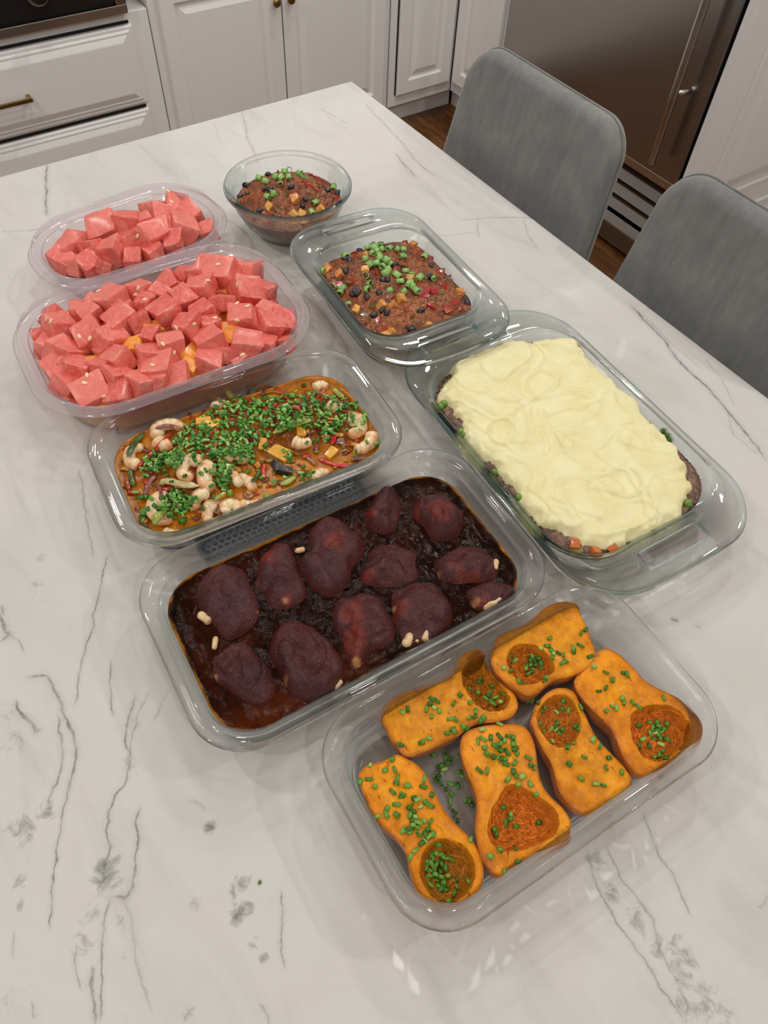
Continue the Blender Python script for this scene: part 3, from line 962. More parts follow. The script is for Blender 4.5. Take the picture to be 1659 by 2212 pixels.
# honeycomb mat under the shrimp dish
TC, TT = np.array((.2275, .563)), math.radians(-5.5)
def trw(u, v, z):
    return np.stack([TC[0] + u * math.cos(TT) - v * math.sin(TT), TC[1] + u * math.sin(TT) + v * math.cos(TT), np.zeros_like(u) + z], 1)
M['silicone'] = simple('grey_silicone', lin(176, 182, 190), 0.45, bump=[(300, 0.1, 0.0005)])
M['silicone_dark'] = simple('grey_silicone_floor', lin(136, 143, 152), 0.5)
TU, TV = .110, .083
def trr(k, z):
    P = rrect(TU - k, TU - k, -TV + k, TV - k, .012, .012, 5)
    return trw(P[:, 0], P[:, 1], z)
tm = empty('honeycomb_mat', (TC[0], TC[1], 0), 'grey silicone honeycomb mat under the shrimp dish', 'hot mat')
V, F = sweep([trr(.0, .0003), trr(0, .0045), trr(.0008, .0055), trr(.004, .0056), trr(.0048, .003), trr(.08, .003)])
obj('tray', V, F, M['silicone_dark'], tm)
hexV, hexF = [], []
R = .0049
for j in range(-20, 21):
    for i in range(-24, 25):
        u, v = i * R * math.sqrt(3) + (j % 2) * R * math.sqrt(3) / 2, j * R * 1.5
        if abs(u) > TU - .009 or v > -.03 or v < -TV + .009: continue
        a = np.radians(np.arange(6) * 60 + 30)
        rings = [trw(u + rr * np.cos(a), v + rr * np.sin(a), z) for rr, z in ((R * 1.0, .0028), (R * 1.0, .0056), (R * .80, .0056), (R * .76, .0028))]
        v_, f_ = sweep(rings, False, False)
        o_ = len(hexV)
        hexV += v_.tolist(); hexF += [tuple(q + o_ for q in f) for f in f_]
for v0 in (-.022, .02, .06):
    pass
o = obj('honeycomb', hexV, hexF, M['silicone'], tm, smooth=False)
o['kind'] = 'stuff'
for q_ in tm.children: q_.cycles.is_caustics_receiver = True
# ================================================================== food helpers
SURF = {}
def bvh_of(V, F):
    return BVHTree.FromPolygons([tuple(v) for v in V], [tuple(int(i) for i in f) for f in F])
class Caster:
    def __init__(s): s.t = []
    def add(s, V, F): s.t.append(bvh_of(V, F)); return s
    def hit(s, px, py, zfall=.03):
        """where the line of sight through a photo pixel meets the food (used once, to read positions off the photo)"""
        d = ray(px, py); d = d / np.linalg.norm(d)
        best = None
        for t in s.t:
            p, n, i, dist = t.ray_cast(Vector(CAM), Vector(d))
            if p is not None and (best is None or dist < best[2]):
                best = (np.array(p), np.array(n), dist)
        if best is None and zfall is None: return None, None
        if best is None:
            return onz(px, py, zfall), np.array((0, 0, 1.0))
        n = best[1]
        return best[0], n if n[2] > 0 else -n
def food_mass(name, outline_fn, hfun, zlow, mat, label=None, cat=None, parent=None, K=None, nr=90, kind='stuff', colfn=None, ztop_edge=None, p=0.62):
    """mass filling a vessel: hfun(x, y, edge_distance) -> z ; the side follows the vessel wall down to zlow"""
    rim = outline_fn(ztop_edge)
    n = len(rim)
    if K and K > n:
        seg = np.linalg.norm(np.roll(rim, -1, 0) - rim, axis=1)
        cum = np.r_[0, np.cumsum(seg)]
        q = np.linspace(0, cum[-1], K, endpoint=False)
        R2 = np.r_[rim, rim[:1]]
        f = lambda P: np.stack([np.interp(q, cum, np.r_[P[:, k], P[:1, k]]) for k in range(3)], 1)
    else:
        f = lambda P: P
        K = n
    rimK = f(rim)
    c = rimK.mean(0)
    sc = np.linspace(0.004, 1, nr) ** p
    XY = (c[None, None, :2] + (rimK[None, :, :2] - c[:2]) * sc[::-1][:, None, None])
    x, y = XY[..., 0].ravel(), XY[..., 1].ravel()
    sd = -sdpoly(x, y, rim[:, :2])
    sd[:K] = 0
    z = hfun(x, y, sd)
    top = np.stack([x, y, z], 1)
    low = [f(outline_fn(zz)) for zz in np.linspace(ztop_edge - .002, zlow, 6)]
    V = np.concatenate([np.concatenate(low[::-1]), top])
    nrings = 6 + nr
    ids = np.arange(nrings * K).reshape(nrings, K)
    q = np.stack([ids[:-1], np.roll(ids[:-1], -1, 1), np.roll(ids[1:], -1, 1), ids[1:]], -1).reshape(-1, 4)
    o = obj(name, V, q, mat, parent)
    if label: tag(o, label, cat, kind=kind)
    if colfn is not None:
        sdV = np.r_[np.zeros(6 * K), sd]
        set_col(o.data, colfn(V[:, 0], V[:, 1], V[:, 2], sdV))
    return o, V, q
def polar_mesh(P, c, K, sfr):
    """star shaped patch: P world outline (M,2), centre c, K rays, radial fractions sfr (outer to inner)"""
    th = np.linspace(0, 2 * math.pi, K, endpoint=False)
    r = np.zeros(K)
    Q = np.roll(P, -1, 0)
    for k, t in enumerate(th):
        d = np.array((math.cos(t), math.sin(t)))
        e = Q - P
        den = d[0] * e[:, 1] - d[1] * e[:, 0]
        w_ = P - c
        with np.errstate(divide='ignore', invalid='ignore'):
            u = (w_[:, 0] * e[:, 1] - w_[:, 1] * e[:, 0]) / den
            s = (w_[:, 0] * d[1] - w_[:, 1] * d[0]) / den
        ok = (np.abs(den) > 1e-12) & (s >= -1e-6) & (s <= 1 + 1e-6) & (u > 0)
        r[k] = u[ok].max() if ok.any() else r[k - 1]
    rim = c + r[:, None] * np.stack([np.cos(th), np.sin(th)], 1)
    return rim
def strip_faces(nrings, K, off=0, close_last=False):
    ids = np.arange(nrings * K).reshape(nrings, K) + off
    return np.stack([ids[:-1], np.roll(ids[:-1], -1, 1), np.roll(ids[1:], -1, 1), ids[1:]], -1).reshape(-1, 4)
def rows_label(items, what, where, per=7):
    """items: list of (px, py); returns for each a label naming its row from the back and its place from the left in that row"""
    ords = ['first', 'second', 'third', 'fourth', 'fifth', 'sixth', 'seventh', 'eighth', 'ninth', 'tenth', 'eleventh', 'twelfth']
    n = len(items)
    nrow = max(1, round(n / per))
    # rows follow the tilt of the dishes in the photo
    key = [(py + .42 * px) for px, py in items]
    order = sorted(range(n), key=lambda i: key[i])
    out = [None] * n
    for k in range(nrow):
        row = order[round(k * n / nrow):round((k + 1) * n / nrow)]
        row.sort(key=lambda i: items[i][0])
        for j, i in enumerate(row):
            rn = 'back row' if k == 0 else ('front row' if k == nrow - 1 else ords[k] + ' row from the back')
            if nrow == 1:
                out[i] = '%s, %s from the left %s' % (what, ords[j], where)
            else:
                out[i] = '%s %s, %s, %s from the left' % (what, where, rn, ords[j])
    return out
def place(name, me, p, rot, parent=None, scale=1.0):
    o = link(name, me, parent)
    o.matrix_world = Matrix.Translation(Vector(p)) @ rot.to_4x4() @ Matrix.Scale(scale, 4)
    return o
def frame_from(n, ang):
    """rotation whose z is the normal n, turned by ang about it"""
    n = Vector(n).normalized()
    return n.to_track_quat('Z', 'Y').to_matrix() @ Matrix.Rotation(ang, 3, 'Z')
RND = random.Random(11)
# ---- food colours
M['mash'] = simple('mashed_potato', lin(240, 230, 174), 0.5, vary=(30, lin(236, 224, 162), lin(244, 236, 188)), bump=[(90, 0.25, 0.002), (420, 0.12, 0.0006)])
M['mince'] = simple('minced_meat', (1, 1, 1, 1), 0.42, attr=True, vary=(240, (.62, .6, .58, 1), (1.15, 1.1, 1.05, 1)), bump=[(500, 0.4, 0.0008)], coat=0.25)
M['pea'] = simple('green_pea', lin(104, 146, 44), 0.3, rand=0.3, coat=0.3)
M['carrot'] = simple('carrot', lin(200, 112, 48), 0.35, rand=0.08, coat=0.3)
M['celery'] = simple('cooked_celery', lin(150, 124, 62), 0.35, rand=0.2, coat=0.3)
M['chili'] = simple('chili', (1, 1, 1, 1), 0.33, attr=True, vary=(170, (.6, .55, .55, 1), (1.35, 1.3, 1.25, 1)), bump=[(330, 0.5, 0.0012), (900, .3, .0004)], coat=0.12, spec=.35)
M['bean'] = simple('black_bean', lin(34, 24, 26), 0.25, rand=0.5, coat=0.5, bump=[(120, .1, .0006)])
M['potato'] = simple('sweet_potato', lin(218, 150, 66), 0.4, rand=0.3, coat=0.25, vary=(160, lin(196, 120, 48), lin(236, 178, 92)), bump=[(400, .3, .0006)])
M['tomato'] = simple('tomato_piece', lin(172, 48, 30), 0.25, rand=0.35, coat=0.5, bump=[(150, .3, .0012)])
M['olive_pepper'] = simple('cooked_green_pepper', lin(112, 92, 40), 0.3, rand=0.3, coat=0.4)
M['onion_bit'] = simple('cooked_onion_bit', lin(150, 92, 52), 0.3, rand=0.4, coat=0.4)
M['scallion'] = simple('scallion_green', lin(128, 176, 88), 0.4, rand=0.3, vary=(260, lin(112, 164, 74), lin(170, 208, 128)), coat=0.15)
def chive_mat():
    t = NT('chive_green')
    oi = t.add('ObjectInfo').outputs['Random']
    c = t.ramp(oi, [(0.0, lin(52, 102, 26)), (0.35, lin(76, 132, 38)), (0.7, lin(104, 158, 54)), (0.9, lin(132, 178, 74)), (1.0, lin(176, 204, 110))])
    nz = t.noise(420, 2, 0.5, t.coords('Object', (1, 1, .15)))
    c = t.mix(1.0, c, t.ramp(nz.outputs['Fac'], [(.3, (.8, .8, .8, 1)), (.7, (1.15, 1.15, 1.1, 1))]), 'MULTIPLY')
    t.link(c, t.bsdf.inputs['Base Color'])
    t.P(Roughness=0.38)
    return t.m
M['chive'] = chive_mat()
M['chive_pile'] = simple('chive_green_pile', (1, 1, 1, 1), 0.38, attr=True)

# ---- chive ring meshes: hollow, a little flattened
def chive_mesh(name, L, r, flat, t=.0005, n=9, bend=0.0):
    a = np.linspace(0, 2 * math.pi, n, endpoint=False)
    def rg(rr, x): return np.stack([np.full(n, x), rr * np.cos(a), bend * (1 - (2 * x / L) ** 2) * L + flat * rr * np.sin(a)], 1)
    V, F = sweep([rg(r - t, -L / 2), rg(r, -L / 2), rg(r, L / 2), rg(r - t, L / 2), rg(r - t, -L / 2)], False, False)
    return V, F
CH_V = [chive_mesh('chive', L, r, fl) for L, r, fl in ((.0052, .0019, .75), (.0062, .0018, .6), (.0044, .0020, .8), (.0070, .0016, .5), (.0050, .0022, .55), (.0056, .0014, .9))]
CH_ME = [me_new('chive', V, F, M['chive']) for V, F in CH_V]
SC_V = [chive_mesh('scallion', L, r, fl, .0009, 12) for L, r, fl in ((.0095, .0050, .8), (.0115, .0046, .75), (.0080, .0052, .85), (.0130, .0048, .65))]
SC_ME = [me_new('scallion_slice', V, F, M['scallion']) for V, F in SC_V]
SC_RING = me_new('scallion_slice', *chive_mesh('scallion', .0045, .0056, .92, .0009, 14), M['scallion'])

# ================================================================== squash
S8 = lambda P: [(680 + x / 1.8433, 1250 + y / 1.8433) for x, y in P]
def flesh_mat():
    t = NT('squash_flesh')
    c = t.coords()
    base = t.attr('Col').outputs['Color']
    nz = t.noise(70, 5, 0.6, c)
    big = t.noise(24, 4, 0.6, c, .8)
    base = t.mix(1.0, base, t.ramp(big.outputs['Fac'], [(.34, (.88, .80, .7, 1)), (.5, (1.06, 1.08, 1.1, 1)), (.66, (1.2, 1.28, 1.3, 1))]), 'MULTIPLY')
    base = t.mix(1.0, base, t.ramp(nz.outputs['Fac'], [(.38, (.82, .76, .6, 1)), (.62, (1.12, 1.14, 1.2, 1))]), 'MULTIPLY')
    # small dark nicks and pores in the roasted face
    vo = t.noise(300, 3, 0.6, t.coords('Object', (1, .4, 1)))
    msk = t.ramp(t.noise(34, 3, .6, c).outputs['Fac'], [(.42, (.15, .15, .15, 1)), (.58, (1, 1, 1, 1))])
    nick = t.math('MULTIPLY', t.ramp(vo.outputs['Fac'], [(.60, (0, 0, 0, 1)), (.68, (1, 1, 1, 1))]), msk)
    base = t.mix(t.math('MULTIPLY', nick, .75), base, lin(132, 62, 12))
    t.link(base, t.bsdf.inputs['Base Color'])
    t.P(Roughness=0.36, Coat_Weight=0.06, Coat_Roughness=0.2)
    t.bsdf.inputs['Specular IOR Level'].default_value = 0.22
    t.bsdf.inputs['Subsurface Weight'].default_value = 0.0
    n = t.bump(nz.outputs['Fac'], 0.25, 0.0015)
    n = t.bump(vo.outputs['Fac'], 0.35, 0.0006, n)
    t.link(n, t.bsdf.inputs['Normal'])
    return t.m
def cavity_mat():
    t = NT('squash_seed_cavity')
    c = t.coords()
    base = t.attr('Col').outputs['Color']
    nz = t.noise(75, 4, 0.6, c, 5.0)
    rg = t.math('SUBTRACT', 1.0, t.math('MULTIPLY', t.math('ABSOLUTE', t.math('SUBTRACT', nz.outputs['Fac'], .5)), 5.0), True)
    n3 = t.noise(190, 5, 0.7, c, 2.5)
    f = t.math('MULTIPLY', t.math('ADD', rg, n3.outputs['Fac']), .55)
    base = t.mix(1.0, base, t.ramp(f, [(.25, (.62, .52, .36, 1)), (.5, (.95, .92, .9, 1)), (.75, (1.3, 1.25, 1.1, 1))]), 'MULTIPLY')
    t.link(base, t.bsdf.inputs['Base Color'])
    t.P(Roughness=0.45, Coat_Weight=0.1, Coat_Roughness=0.25)
    t.bsdf.inputs['Specular IOR Level'].default_value = 0.22
    t.link(t.bump(f, 0.8, 0.0022), t.bsdf.inputs['Normal'])
    return t.m
M['flesh'] = flesh_mat()
M['cavity'] = cavity_mat()
M['fibre'] = simple('squash_fibres', (1, 1, 1, 1), 0.4, attr=True)
M['skin'] = simple('roasted_squash_skin', lin(186, 98, 34), 0.35, coat=0.3, vary=(45, lin(150, 70, 24), lin(214, 128, 48)), bump=[(160, .15, .001)])
SQ = [ # outline, star centre, cavity (centre, outline radii px along/across, angle deg in image), top height, tilt, flesh colour, label
 dict(P=[(262, 540), (268, 510), (290, 487), (340, 455), (400, 430), (470, 410), (525, 398), (548, 375), (560, 335), (585, 300), (620, 282), (658, 274), (670, 280), (670, 305), (690, 350), (720, 393), (760, 425), (795, 450), (812, 490), (808, 520), (780, 552), (730, 568), (680, 570), (640, 575), (600, 600), (560, 630), (500, 660), (430, 690), (380, 705), (350, 700), (320, 660), (290, 600), (270, 570)],
      c=(600, 480), cav=[(582, 400), (585, 350), (605, 312), (640, 285), (668, 278), (672, 305), (690, 350), (720, 395), (755, 430), (778, 470), (770, 512), (730, 530), (680, 525), (640, 500), (605, 455)], z=.040, dep=.020, col=(226, 142, 26), cc=(186, 114, 22), lab='roasted squash half at the back left of the front dish, open hollow behind'),
 dict(P=[(703, 290), (715, 240), (745, 215), (800, 195), (860, 165), (910, 115), (960, 90), (1010, 85), (1050, 95), (1057, 130), (1080, 180), (1105, 240), (1125, 300), (1110, 335), (1080, 360), (1030, 385), (960, 400), (930, 415), (900, 445), (860, 468), (830, 460), (790, 430), (745, 400), (715, 365), (703, 320)],
      c=(890, 300), cav=[(765, 300), (790, 265), (830, 255), (880, 262), (925, 290), (950, 330), (955, 370), (920, 395), (890, 415), (850, 425), (810, 410), (780, 375), (765, 335)], z=.044, dep=.017, col=(232, 146, 28), cc=(198, 112, 24), lab='squash half at the back of the front dish showing its brown skin'),
 dict(P=[(1035, 400), (1060, 365), (1100, 325), (1130, 285), (1160, 270), (1200, 285), (1240, 320), (1280, 360), (1310, 400), (1340, 420), (1400, 450), (1460, 475), (1510, 520), (1545, 570), (1550, 610), (1540, 650), (1490, 690), (1460, 720), (1410, 760), (1360, 790), (1330, 797), (1290, 780), (1250, 740), (1220, 690), (1205, 640), (1190, 595), (1150, 560), (1110, 525), (1070, 480), (1040, 440)],
      c=(1270, 560), cav=[(1255, 540), (1290, 515), (1340, 500), (1400, 500), (1455, 520), (1490, 560), (1500, 610), (1480, 660), (1440, 700), (1390, 725), (1340, 725), (1300, 700), (1270, 650), (1255, 595)], z=.043, dep=.017, col=(232, 140, 30), cc=(210, 116, 32), lab='roasted squash half at the right end of the front dish with a browned edge'),
 dict(P=[(862, 560), (872, 530), (882, 500), (910, 465), (940, 440), (980, 430), (1020, 435), (1045, 460), (1060, 500), (1085, 550), (1110, 610), (1150, 660), (1190, 700), (1230, 740), (1260, 780), (1268, 820), (1250, 850), (1200, 885), (1130, 925), (1090, 940), (1050, 925), (1005, 890), (975, 850), (960, 795), (945, 735), (915, 690), (890, 640), (872, 600)],
      c=(1040, 690), cav=[(880, 560), (890, 515), (920, 480), (960, 462), (1005, 462), (1035, 490), (1055, 540), (1060, 590), (1045, 640), (1010, 670), (970, 672), (930, 650), (900, 610)], z=.041, dep=.015, col=(226, 140, 30), cc=(196, 112, 30), lab='roasted squash half lying aslant right of centre in the front dish, neck toward the camera'),
 dict(P=[(582, 680), (585, 630), (610, 600), (660, 585), (740, 575), (820, 575), (850, 595), (875, 640), (885, 700), (890, 760), (910, 830), (950, 875), (1000, 920), (1025, 970), (1030, 1020), (1015, 1050), (960, 1080), (880, 1115), (800, 1145), (750, 1160), (766, 1188), (755, 1202), (720, 1185), (690, 1150), (665, 1100), (645, 1030), (640, 960), (650, 900), (640, 850), (615, 790), (590, 730)],
      c=(790, 900), cav=[(745, 850), (765, 822), (800, 820), (850, 840), (900, 870), (945, 905), (975, 950), (975, 1000), (940, 1040), (880, 1065), (820, 1085), (760, 1090), (715, 1070), (690, 1030), (690, 980), (705, 920), (725, 880)], z=.043, dep=.017, col=(234, 144, 38), cc=(214, 118, 34), lab='squash half lengthwise in the middle of the front dish, torn at its wide end'),
 dict(P=[(172, 790), (180, 765), (215, 735), (250, 732), (290, 715), (330, 692), (370, 715), (410, 735), (445, 775), (470, 830), (500, 890), (530, 940), (570, 985), (615, 1020), (650, 1070), (672, 1130), (675, 1190), (655, 1250), (600, 1295), (540, 1318), (480, 1310), (430, 1275), (395, 1220), (375, 1150), (370, 1100), (350, 1060), (310, 1020), (260, 980), (225, 930), (195, 860)],
      c=(430, 990), cav=[(415, 1150), (425, 1095), (455, 1055), (500, 1035), (555, 1040), (605, 1070), (635, 1120), (640, 1180), (620, 1240), (575, 1285), (520, 1295), (470, 1270), (435, 1225), (418, 1185)], z=.040, dep=.021, col=(230, 140, 28), cc=(176, 112, 24), lab='roasted squash half at the left end of the front dish with a chive filled hollow'),
]
CASTQ = Caster()
for k, q in enumerate(SQ):
    z = q['z']
    W2 = lambda P: np.array([onz(a, b_, z)[:2] for a, b_ in S8(P)])
    Pw = chaikin(W2(q['P']), 2)
    Cv = chaikin(W2(q['cav']), 2)
    c = W2([q['c']])[0]
    K = 150
    rim = polar_mesh(Pw, c, K, None)
    # cut face with the hollow
    nr = 64
    sf = np.linspace(1, .01, nr)
    xy = c + (rim[None] - c) * sf[:, None, None]
    x, y = xy[..., 0].ravel(), xy[..., 1].ravel()
    sdr = -sdpoly(x, y, Pw)
    sdc = sdpoly(x, y, Cv)
    h = np.full(x.shape, z)
    h -= .0022 * (1 - smooth01(sdr / .006)) ** 2
    h += .0010 * fbm(v3(x * 40, y * 40, k), 3, k) + .0004 * vnoise(v3(x * 220, y * 220, k), k + 3)
    h -= .0022 * smooth01((sdr - .012) / .03) * (sdc > .004)
    inside = -sdc + .0012 * fbm(v3(x * 130, y * 130, k), 3, 5 + k)
    rmax = max(inside.max(), .01)
    dep = q['dep'] * np.sqrt(np.clip(1 - (1 - np.clip(inside / rmax, 0, 1)) ** 2.2, 0, 1))
    rag = (inside > 0) * (.0022 * vnoise(v3(x * 330, y * 330, k), 9) + .0016 * (np.abs(vnoise(v3(x * 160, y * 160, k + 5), 19)) - .3))
    h -= dep - rag * smooth01(inside / .004)
    top = np.stack([x, y, h], 1)
    Ft = strip_faces(nr, K)
    # body below the cut face, rounded like half a fruit
    rings = []
    for s_, zz in ((1.0, z - .0024), (1.012, z - .006), (1.005, z - .012), (.97, z - .02), (.90, z - .028), (.78, .0095), (.62, .0066), (.4, .0056), (.05, .0054)):
        zz = max(zz, .0054)
        rings.append(np.c_[c + (rim - c) * s_, np.full(K, zz)])
    e = empty('squash_half', (c[0], c[1], .0054), q['lab'], 'squash', 'roasted squash halves in the front dish')
    colf = np.array(lin(*q['col']))[:3] * (.92, .95, .55)
    colc = np.array(lin(*q['cc']))[:3] * (.9, .86, .5)
    edge = smooth01(1 - sdr / .012)
    yel = np.array(lin(232, 156, 14))[:3] * .92
    red = np.array(lin(216, 118, 26))[:3]
    mid = smooth01((sdr - .008) / .025) * smooth01(sdc / .02)
    t_ = np.clip(.5 + .8 * fbm(v3(x * 30, y * 30, k + 2), 3, 2), 0, 1)
    Ccol = colf[None] * (1 - .5 * mid[:, None]) + yel[None] * (.5 * mid[:, None])
    Ccol = Ccol * (1 - .55 * (edge * t_)[:, None]) + red[None] * (.55 * (edge * t_)[:, None])
    if k == 2:   # browned rim of the right-hand half
        br = np.array(lin(128, 56, 22))[:3]
        p0 = W2([(1500, 545)])[0]
        w_ = np.exp(-(((x - p0[0]) ** 2 + (y - p0[1]) ** 2) / .030 ** 2)) * smooth01(1 - sdr / .016)
        Ccol = Ccol * (1 - .85 * w_[:, None]) + br * (.85 * w_[:, None])
    lip = (1 - smooth01(sdr / .0026))[:, None] * .7
    Ccol = Ccol * (1 - lip) + np.array(lin(150, 78, 18))[:3] * lip
    ins = smooth01(inside / .003)
    Ccol = Ccol * (1 - ins[:, None]) + colc[None] * ins[:, None]
    fc = inside[Ft].mean(1) > 0.0
    for nm, mask, mt in (('flesh', ~fc, M['flesh']), ('seed_cavity', fc, M['cavity'])):
        used = np.unique(Ft[mask])
        mp = np.full(len(top), -1); mp[used] = np.arange(len(used))
        o = obj(nm, top[used], mp[Ft[mask]], mt, e)
        set_col(o.data, Ccol[used])
    # stringy fibres lining the hollow
    rs = np.random.RandomState(30 + k)
    cc = Cv.mean(0)
    tree = bvh_of(top, Ft)
    fV, fF, fC, fo = [], [], [], 0
    for _ in range(90):
        a0 = rs.rand() * 6.28
        r0 = rs.uniform(.15, .92)
        sp = rs.uniform(.25, .9) * rs.choice([-1, 1])
        dr = rs.uniform(-.25, .25)
        pts_ = []
        for u in np.linspace(0, 1, 8):
            an = a0 + sp * u
            dv = np.array((math.cos(an), math.sin(an)))
            ex = Cv[np.argmax((Cv - cc) @ dv / (np.linalg.norm(Cv - cc, axis=1) + 1e-9))] - cc
            q2 = cc + ex * np.clip(r0 + dr * u, .05, .95) + rs.uniform(-.0006, .0006, 2)
            hh = tree.ray_cast(Vector((q2[0], q2[1], .2)), Vector((0, 0, -1)))
            if hh[0] is None: continue
            pts_.append(np.array(hh[0]) + (0, 0, rs.uniform(-.0001, .0007)))
        if len(pts_) < 5: continue
        pts_ = np.array(pts_)
        rr = rs.uniform(.0002, .00048)
        v_, f_ = tube(pts_, np.full(len(pts_), rr), 5)
        fV.append(v_); fF += [tuple(i_ + fo for i_ in q_) for q_ in f_]; fo += len(v_)
        fC.append(np.repeat((colc * rs.uniform(.8, 1.9))[None], len(v_), 0))
    o = obj('fibres', np.concatenate(fV), fF, M['fibre'], e)
    o['kind'] = 'stuff'
    set_col(o.data, np.concatenate(fC))
    V, F = sweep([np.c_[rim, top[:K, 2]]] + rings, False, True)
    obj('skin', V, F, M['skin'], e)
    CASTQ.add(top, Ft)
# a little clear oil on the bottom of the dish is left to the glass itself
CHQ = {
 'on back left squash': (0, [(468, 480), (485, 488), (460, 500), (445, 520), (475, 515), (495, 528), (350, 533), (370, 522), (553, 498), (578, 465), (465, 550), (540, 560), (560, 562), (548, 600), (527, 617), (556, 610), (590, 590), (602, 600), (420, 655), (430, 655), (335, 662), (345, 668), (455, 637), (618, 495), (640, 530), (637, 553), (615, 555), (672, 555), (660, 570)]),
 'in back left squash hollow': (0, [(660, 410), (703, 430), (615, 440), (648, 455), (690, 470), (680, 478), (722, 475), (750, 463), (705, 490), (710, 500), (740, 492), (700, 455), (655, 415)]),
 'on the rear squash': (1, [(782, 310), (795, 328), (752, 357), (780, 370), (820, 415), (810, 408), (870, 320), (880, 335), (860, 345), (850, 380), (870, 365), (840, 360), (900, 355), (925, 270), (940, 290), (945, 315), (935, 240), (970, 298), (990, 305), (1000, 330), (1030, 290), (1057, 268), (1060, 218), (1078, 205), (915, 410), (920, 395), (897, 280), (1097, 312), (855, 330), (875, 350), (890, 320), (862, 372), (865, 310), (845, 345), (900, 340), (950, 300), (988, 335), (1025, 282)]),
 'on right end squash neck': (2, [(1158, 375), (1185, 405), (1230, 378), (1240, 388), (1112, 353), (1158, 437), (1130, 450), (1222, 478), (1265, 495), (1230, 495), (1160, 528), (1185, 510), (1200, 517), (1388, 476), (1290, 512)]),
 'in right end squash hollow': (2, [(1288, 587), (1330, 573), (1345, 590), (1360, 575), (1370, 600), (1335, 620), (1350, 640), (1330, 668), (1305, 640), (1375, 640), (1400, 580), (1380, 610), (1390, 600), (1400, 640), (1376, 662), (1350, 620), (1290, 670), (1370, 705), (1385, 690), (1350, 712), (1395, 715), (1376, 785), (1345, 605), (1365, 590), (1358, 612), (1365, 622)]),
 'on the aslant squash': (3, [(888, 495), (915, 515), (905, 528), (960, 530), (985, 520), (1010, 528), (988, 490), (1058, 512), (895, 580), (965, 575), (940, 600), (960, 605), (985, 603), (910, 610), (945, 650), (1050, 600), (1035, 590), (1005, 670), (1030, 657), (970, 620), (955, 590), (1105, 645), (1135, 670), (1072, 712), (1012, 740), (1170, 715), (1160, 755), (1222, 772), (1232, 745), (1060, 798), (1118, 818), (1148, 825), (1110, 640)]),
 'on the middle squash neck': (4, [(665, 602), (735, 580), (650, 650), (670, 640), (700, 635), (735, 630), (755, 645), (770, 628), (790, 635), (725, 665), (715, 670), (740, 660), (675, 675), (685, 700), (733, 685), (740, 690), (765, 692), (790, 660), (797, 680), (720, 710), (710, 715), (740, 720), (760, 740), (755, 720), (795, 735), (805, 700), (850, 715), (860, 745), (875, 755), (655, 765), (685, 767), (790, 770), (800, 785), (825, 790), (770, 800), (810, 822), (857, 820), (878, 862), (765, 805)]),
 'in middle squash torn hollow': (4, [(750, 912), (780, 945), (760, 975), (802, 988), (775, 960), (890, 972), (715, 1000), (722, 1020), (737, 1082), (797, 1075), (698, 1107), (810, 1130), (735, 1080)]),
 'on left end squash neck': (5, [(220, 745), (308, 722), (280, 765), (318, 762), (180, 810), (215, 800), (240, 830), (325, 815), (310, 850), (345, 870), (325, 900), (368, 825), (435, 800), (432, 830), (466, 862), (330, 795), (395, 875), (350, 860), (410, 880), (440, 890), (455, 905), (375, 915), (385, 905), (395, 930), (380, 940), (400, 950), (420, 910), (405, 970), (435, 965), (460, 970), (465, 905), (288, 915), (285, 940), (250, 948), (325, 942), (390, 965), (350, 1005), (380, 1010), (412, 975), (430, 990), (450, 1000), (470, 1020), (440, 1020), (415, 1020), (455, 1030), (400, 1085), (380, 1110), (425, 1055), (440, 1045), (360, 1000), (375, 1000), (405, 990), (390, 985)]),
 'heaped in left end hollow': (5, [(490, 1060), (465, 1100), (480, 1095), (500, 1100), (450, 1130), (470, 1120), (510, 1110), (530, 1115), (490, 1130), (505, 1140), (445, 1150), (480, 1145), (460, 1160), (470, 1175), (500, 1165), (520, 1150), (530, 1185), (455, 1185), (485, 1200), (500, 1190), (460, 1220), (490, 1225), (520, 1240), (565, 1200), (567, 1230), (610, 1205), (555, 1255), (530, 1285), (545, 1120), (465, 1140), (480, 1180), (515, 1215), (500, 1240)]),
 'on bare glass between squash': (-1, [(520, 710), (490, 750), (505, 745), (530, 735), (515, 760), (540, 720), (500, 780), (570, 710), (480, 800), (500, 815), (490, 790), (520, 840), (540, 820), (570, 825), (575, 770), (590, 790), (545, 860), (540, 890), (600, 885), (615, 885), (625, 900), (555, 930), (568, 965), (470, 700), (620, 1040), (850, 485), (865, 490), (1185, 895), (755, 1170), (1140, 570)]),
}
CASTQ.add([(p[0], p[1], .0052) for p in D_SQ.inner(.006)], [tuple(range(len(D_SQ.inner(.006))))])
n_chive = 0
seen_cell = {}
for where, (sid, pts) in CHQ.items():
    for (x, y), lab in zip(S8(pts), rows_label(S8(pts), 'green chive', where, 7)):
        p, n = CASTQ.hit(x, y, .005)
        cell = (round(p[0] / .0045), round(p[1] / .0045))
        lift = .0016 + .0022 * seen_cell.get(cell, 0)
        seen_cell[cell] = seen_cell.get(cell, 0) + 1
        nn = n * .6 + np.array((0, 0, .4)) + np.array((RND.uniform(-.25, .25), RND.uniform(-.25, .25), 0))
        o = place('chopped_chive', RND.choice(CH_ME), p + np.array((0, 0, lift)), frame_from(nn, RND.uniform(0, 6.28)), scale=RND.uniform(.9, 1.18))
        tag(o, lab.replace('the back', 'back').replace('the left', 'left'), 'chive', 'chopped chives ' + where)
        n_chive += 1
p = onz(561, 1906, .0012)
o = place('chopped_chive', CH_ME[2], p, frame_from((0, 0, 1), .6), scale=.7)
tag(o, 'single tiny chive crumb lying alone on the marble, left of the front dish', 'chive')
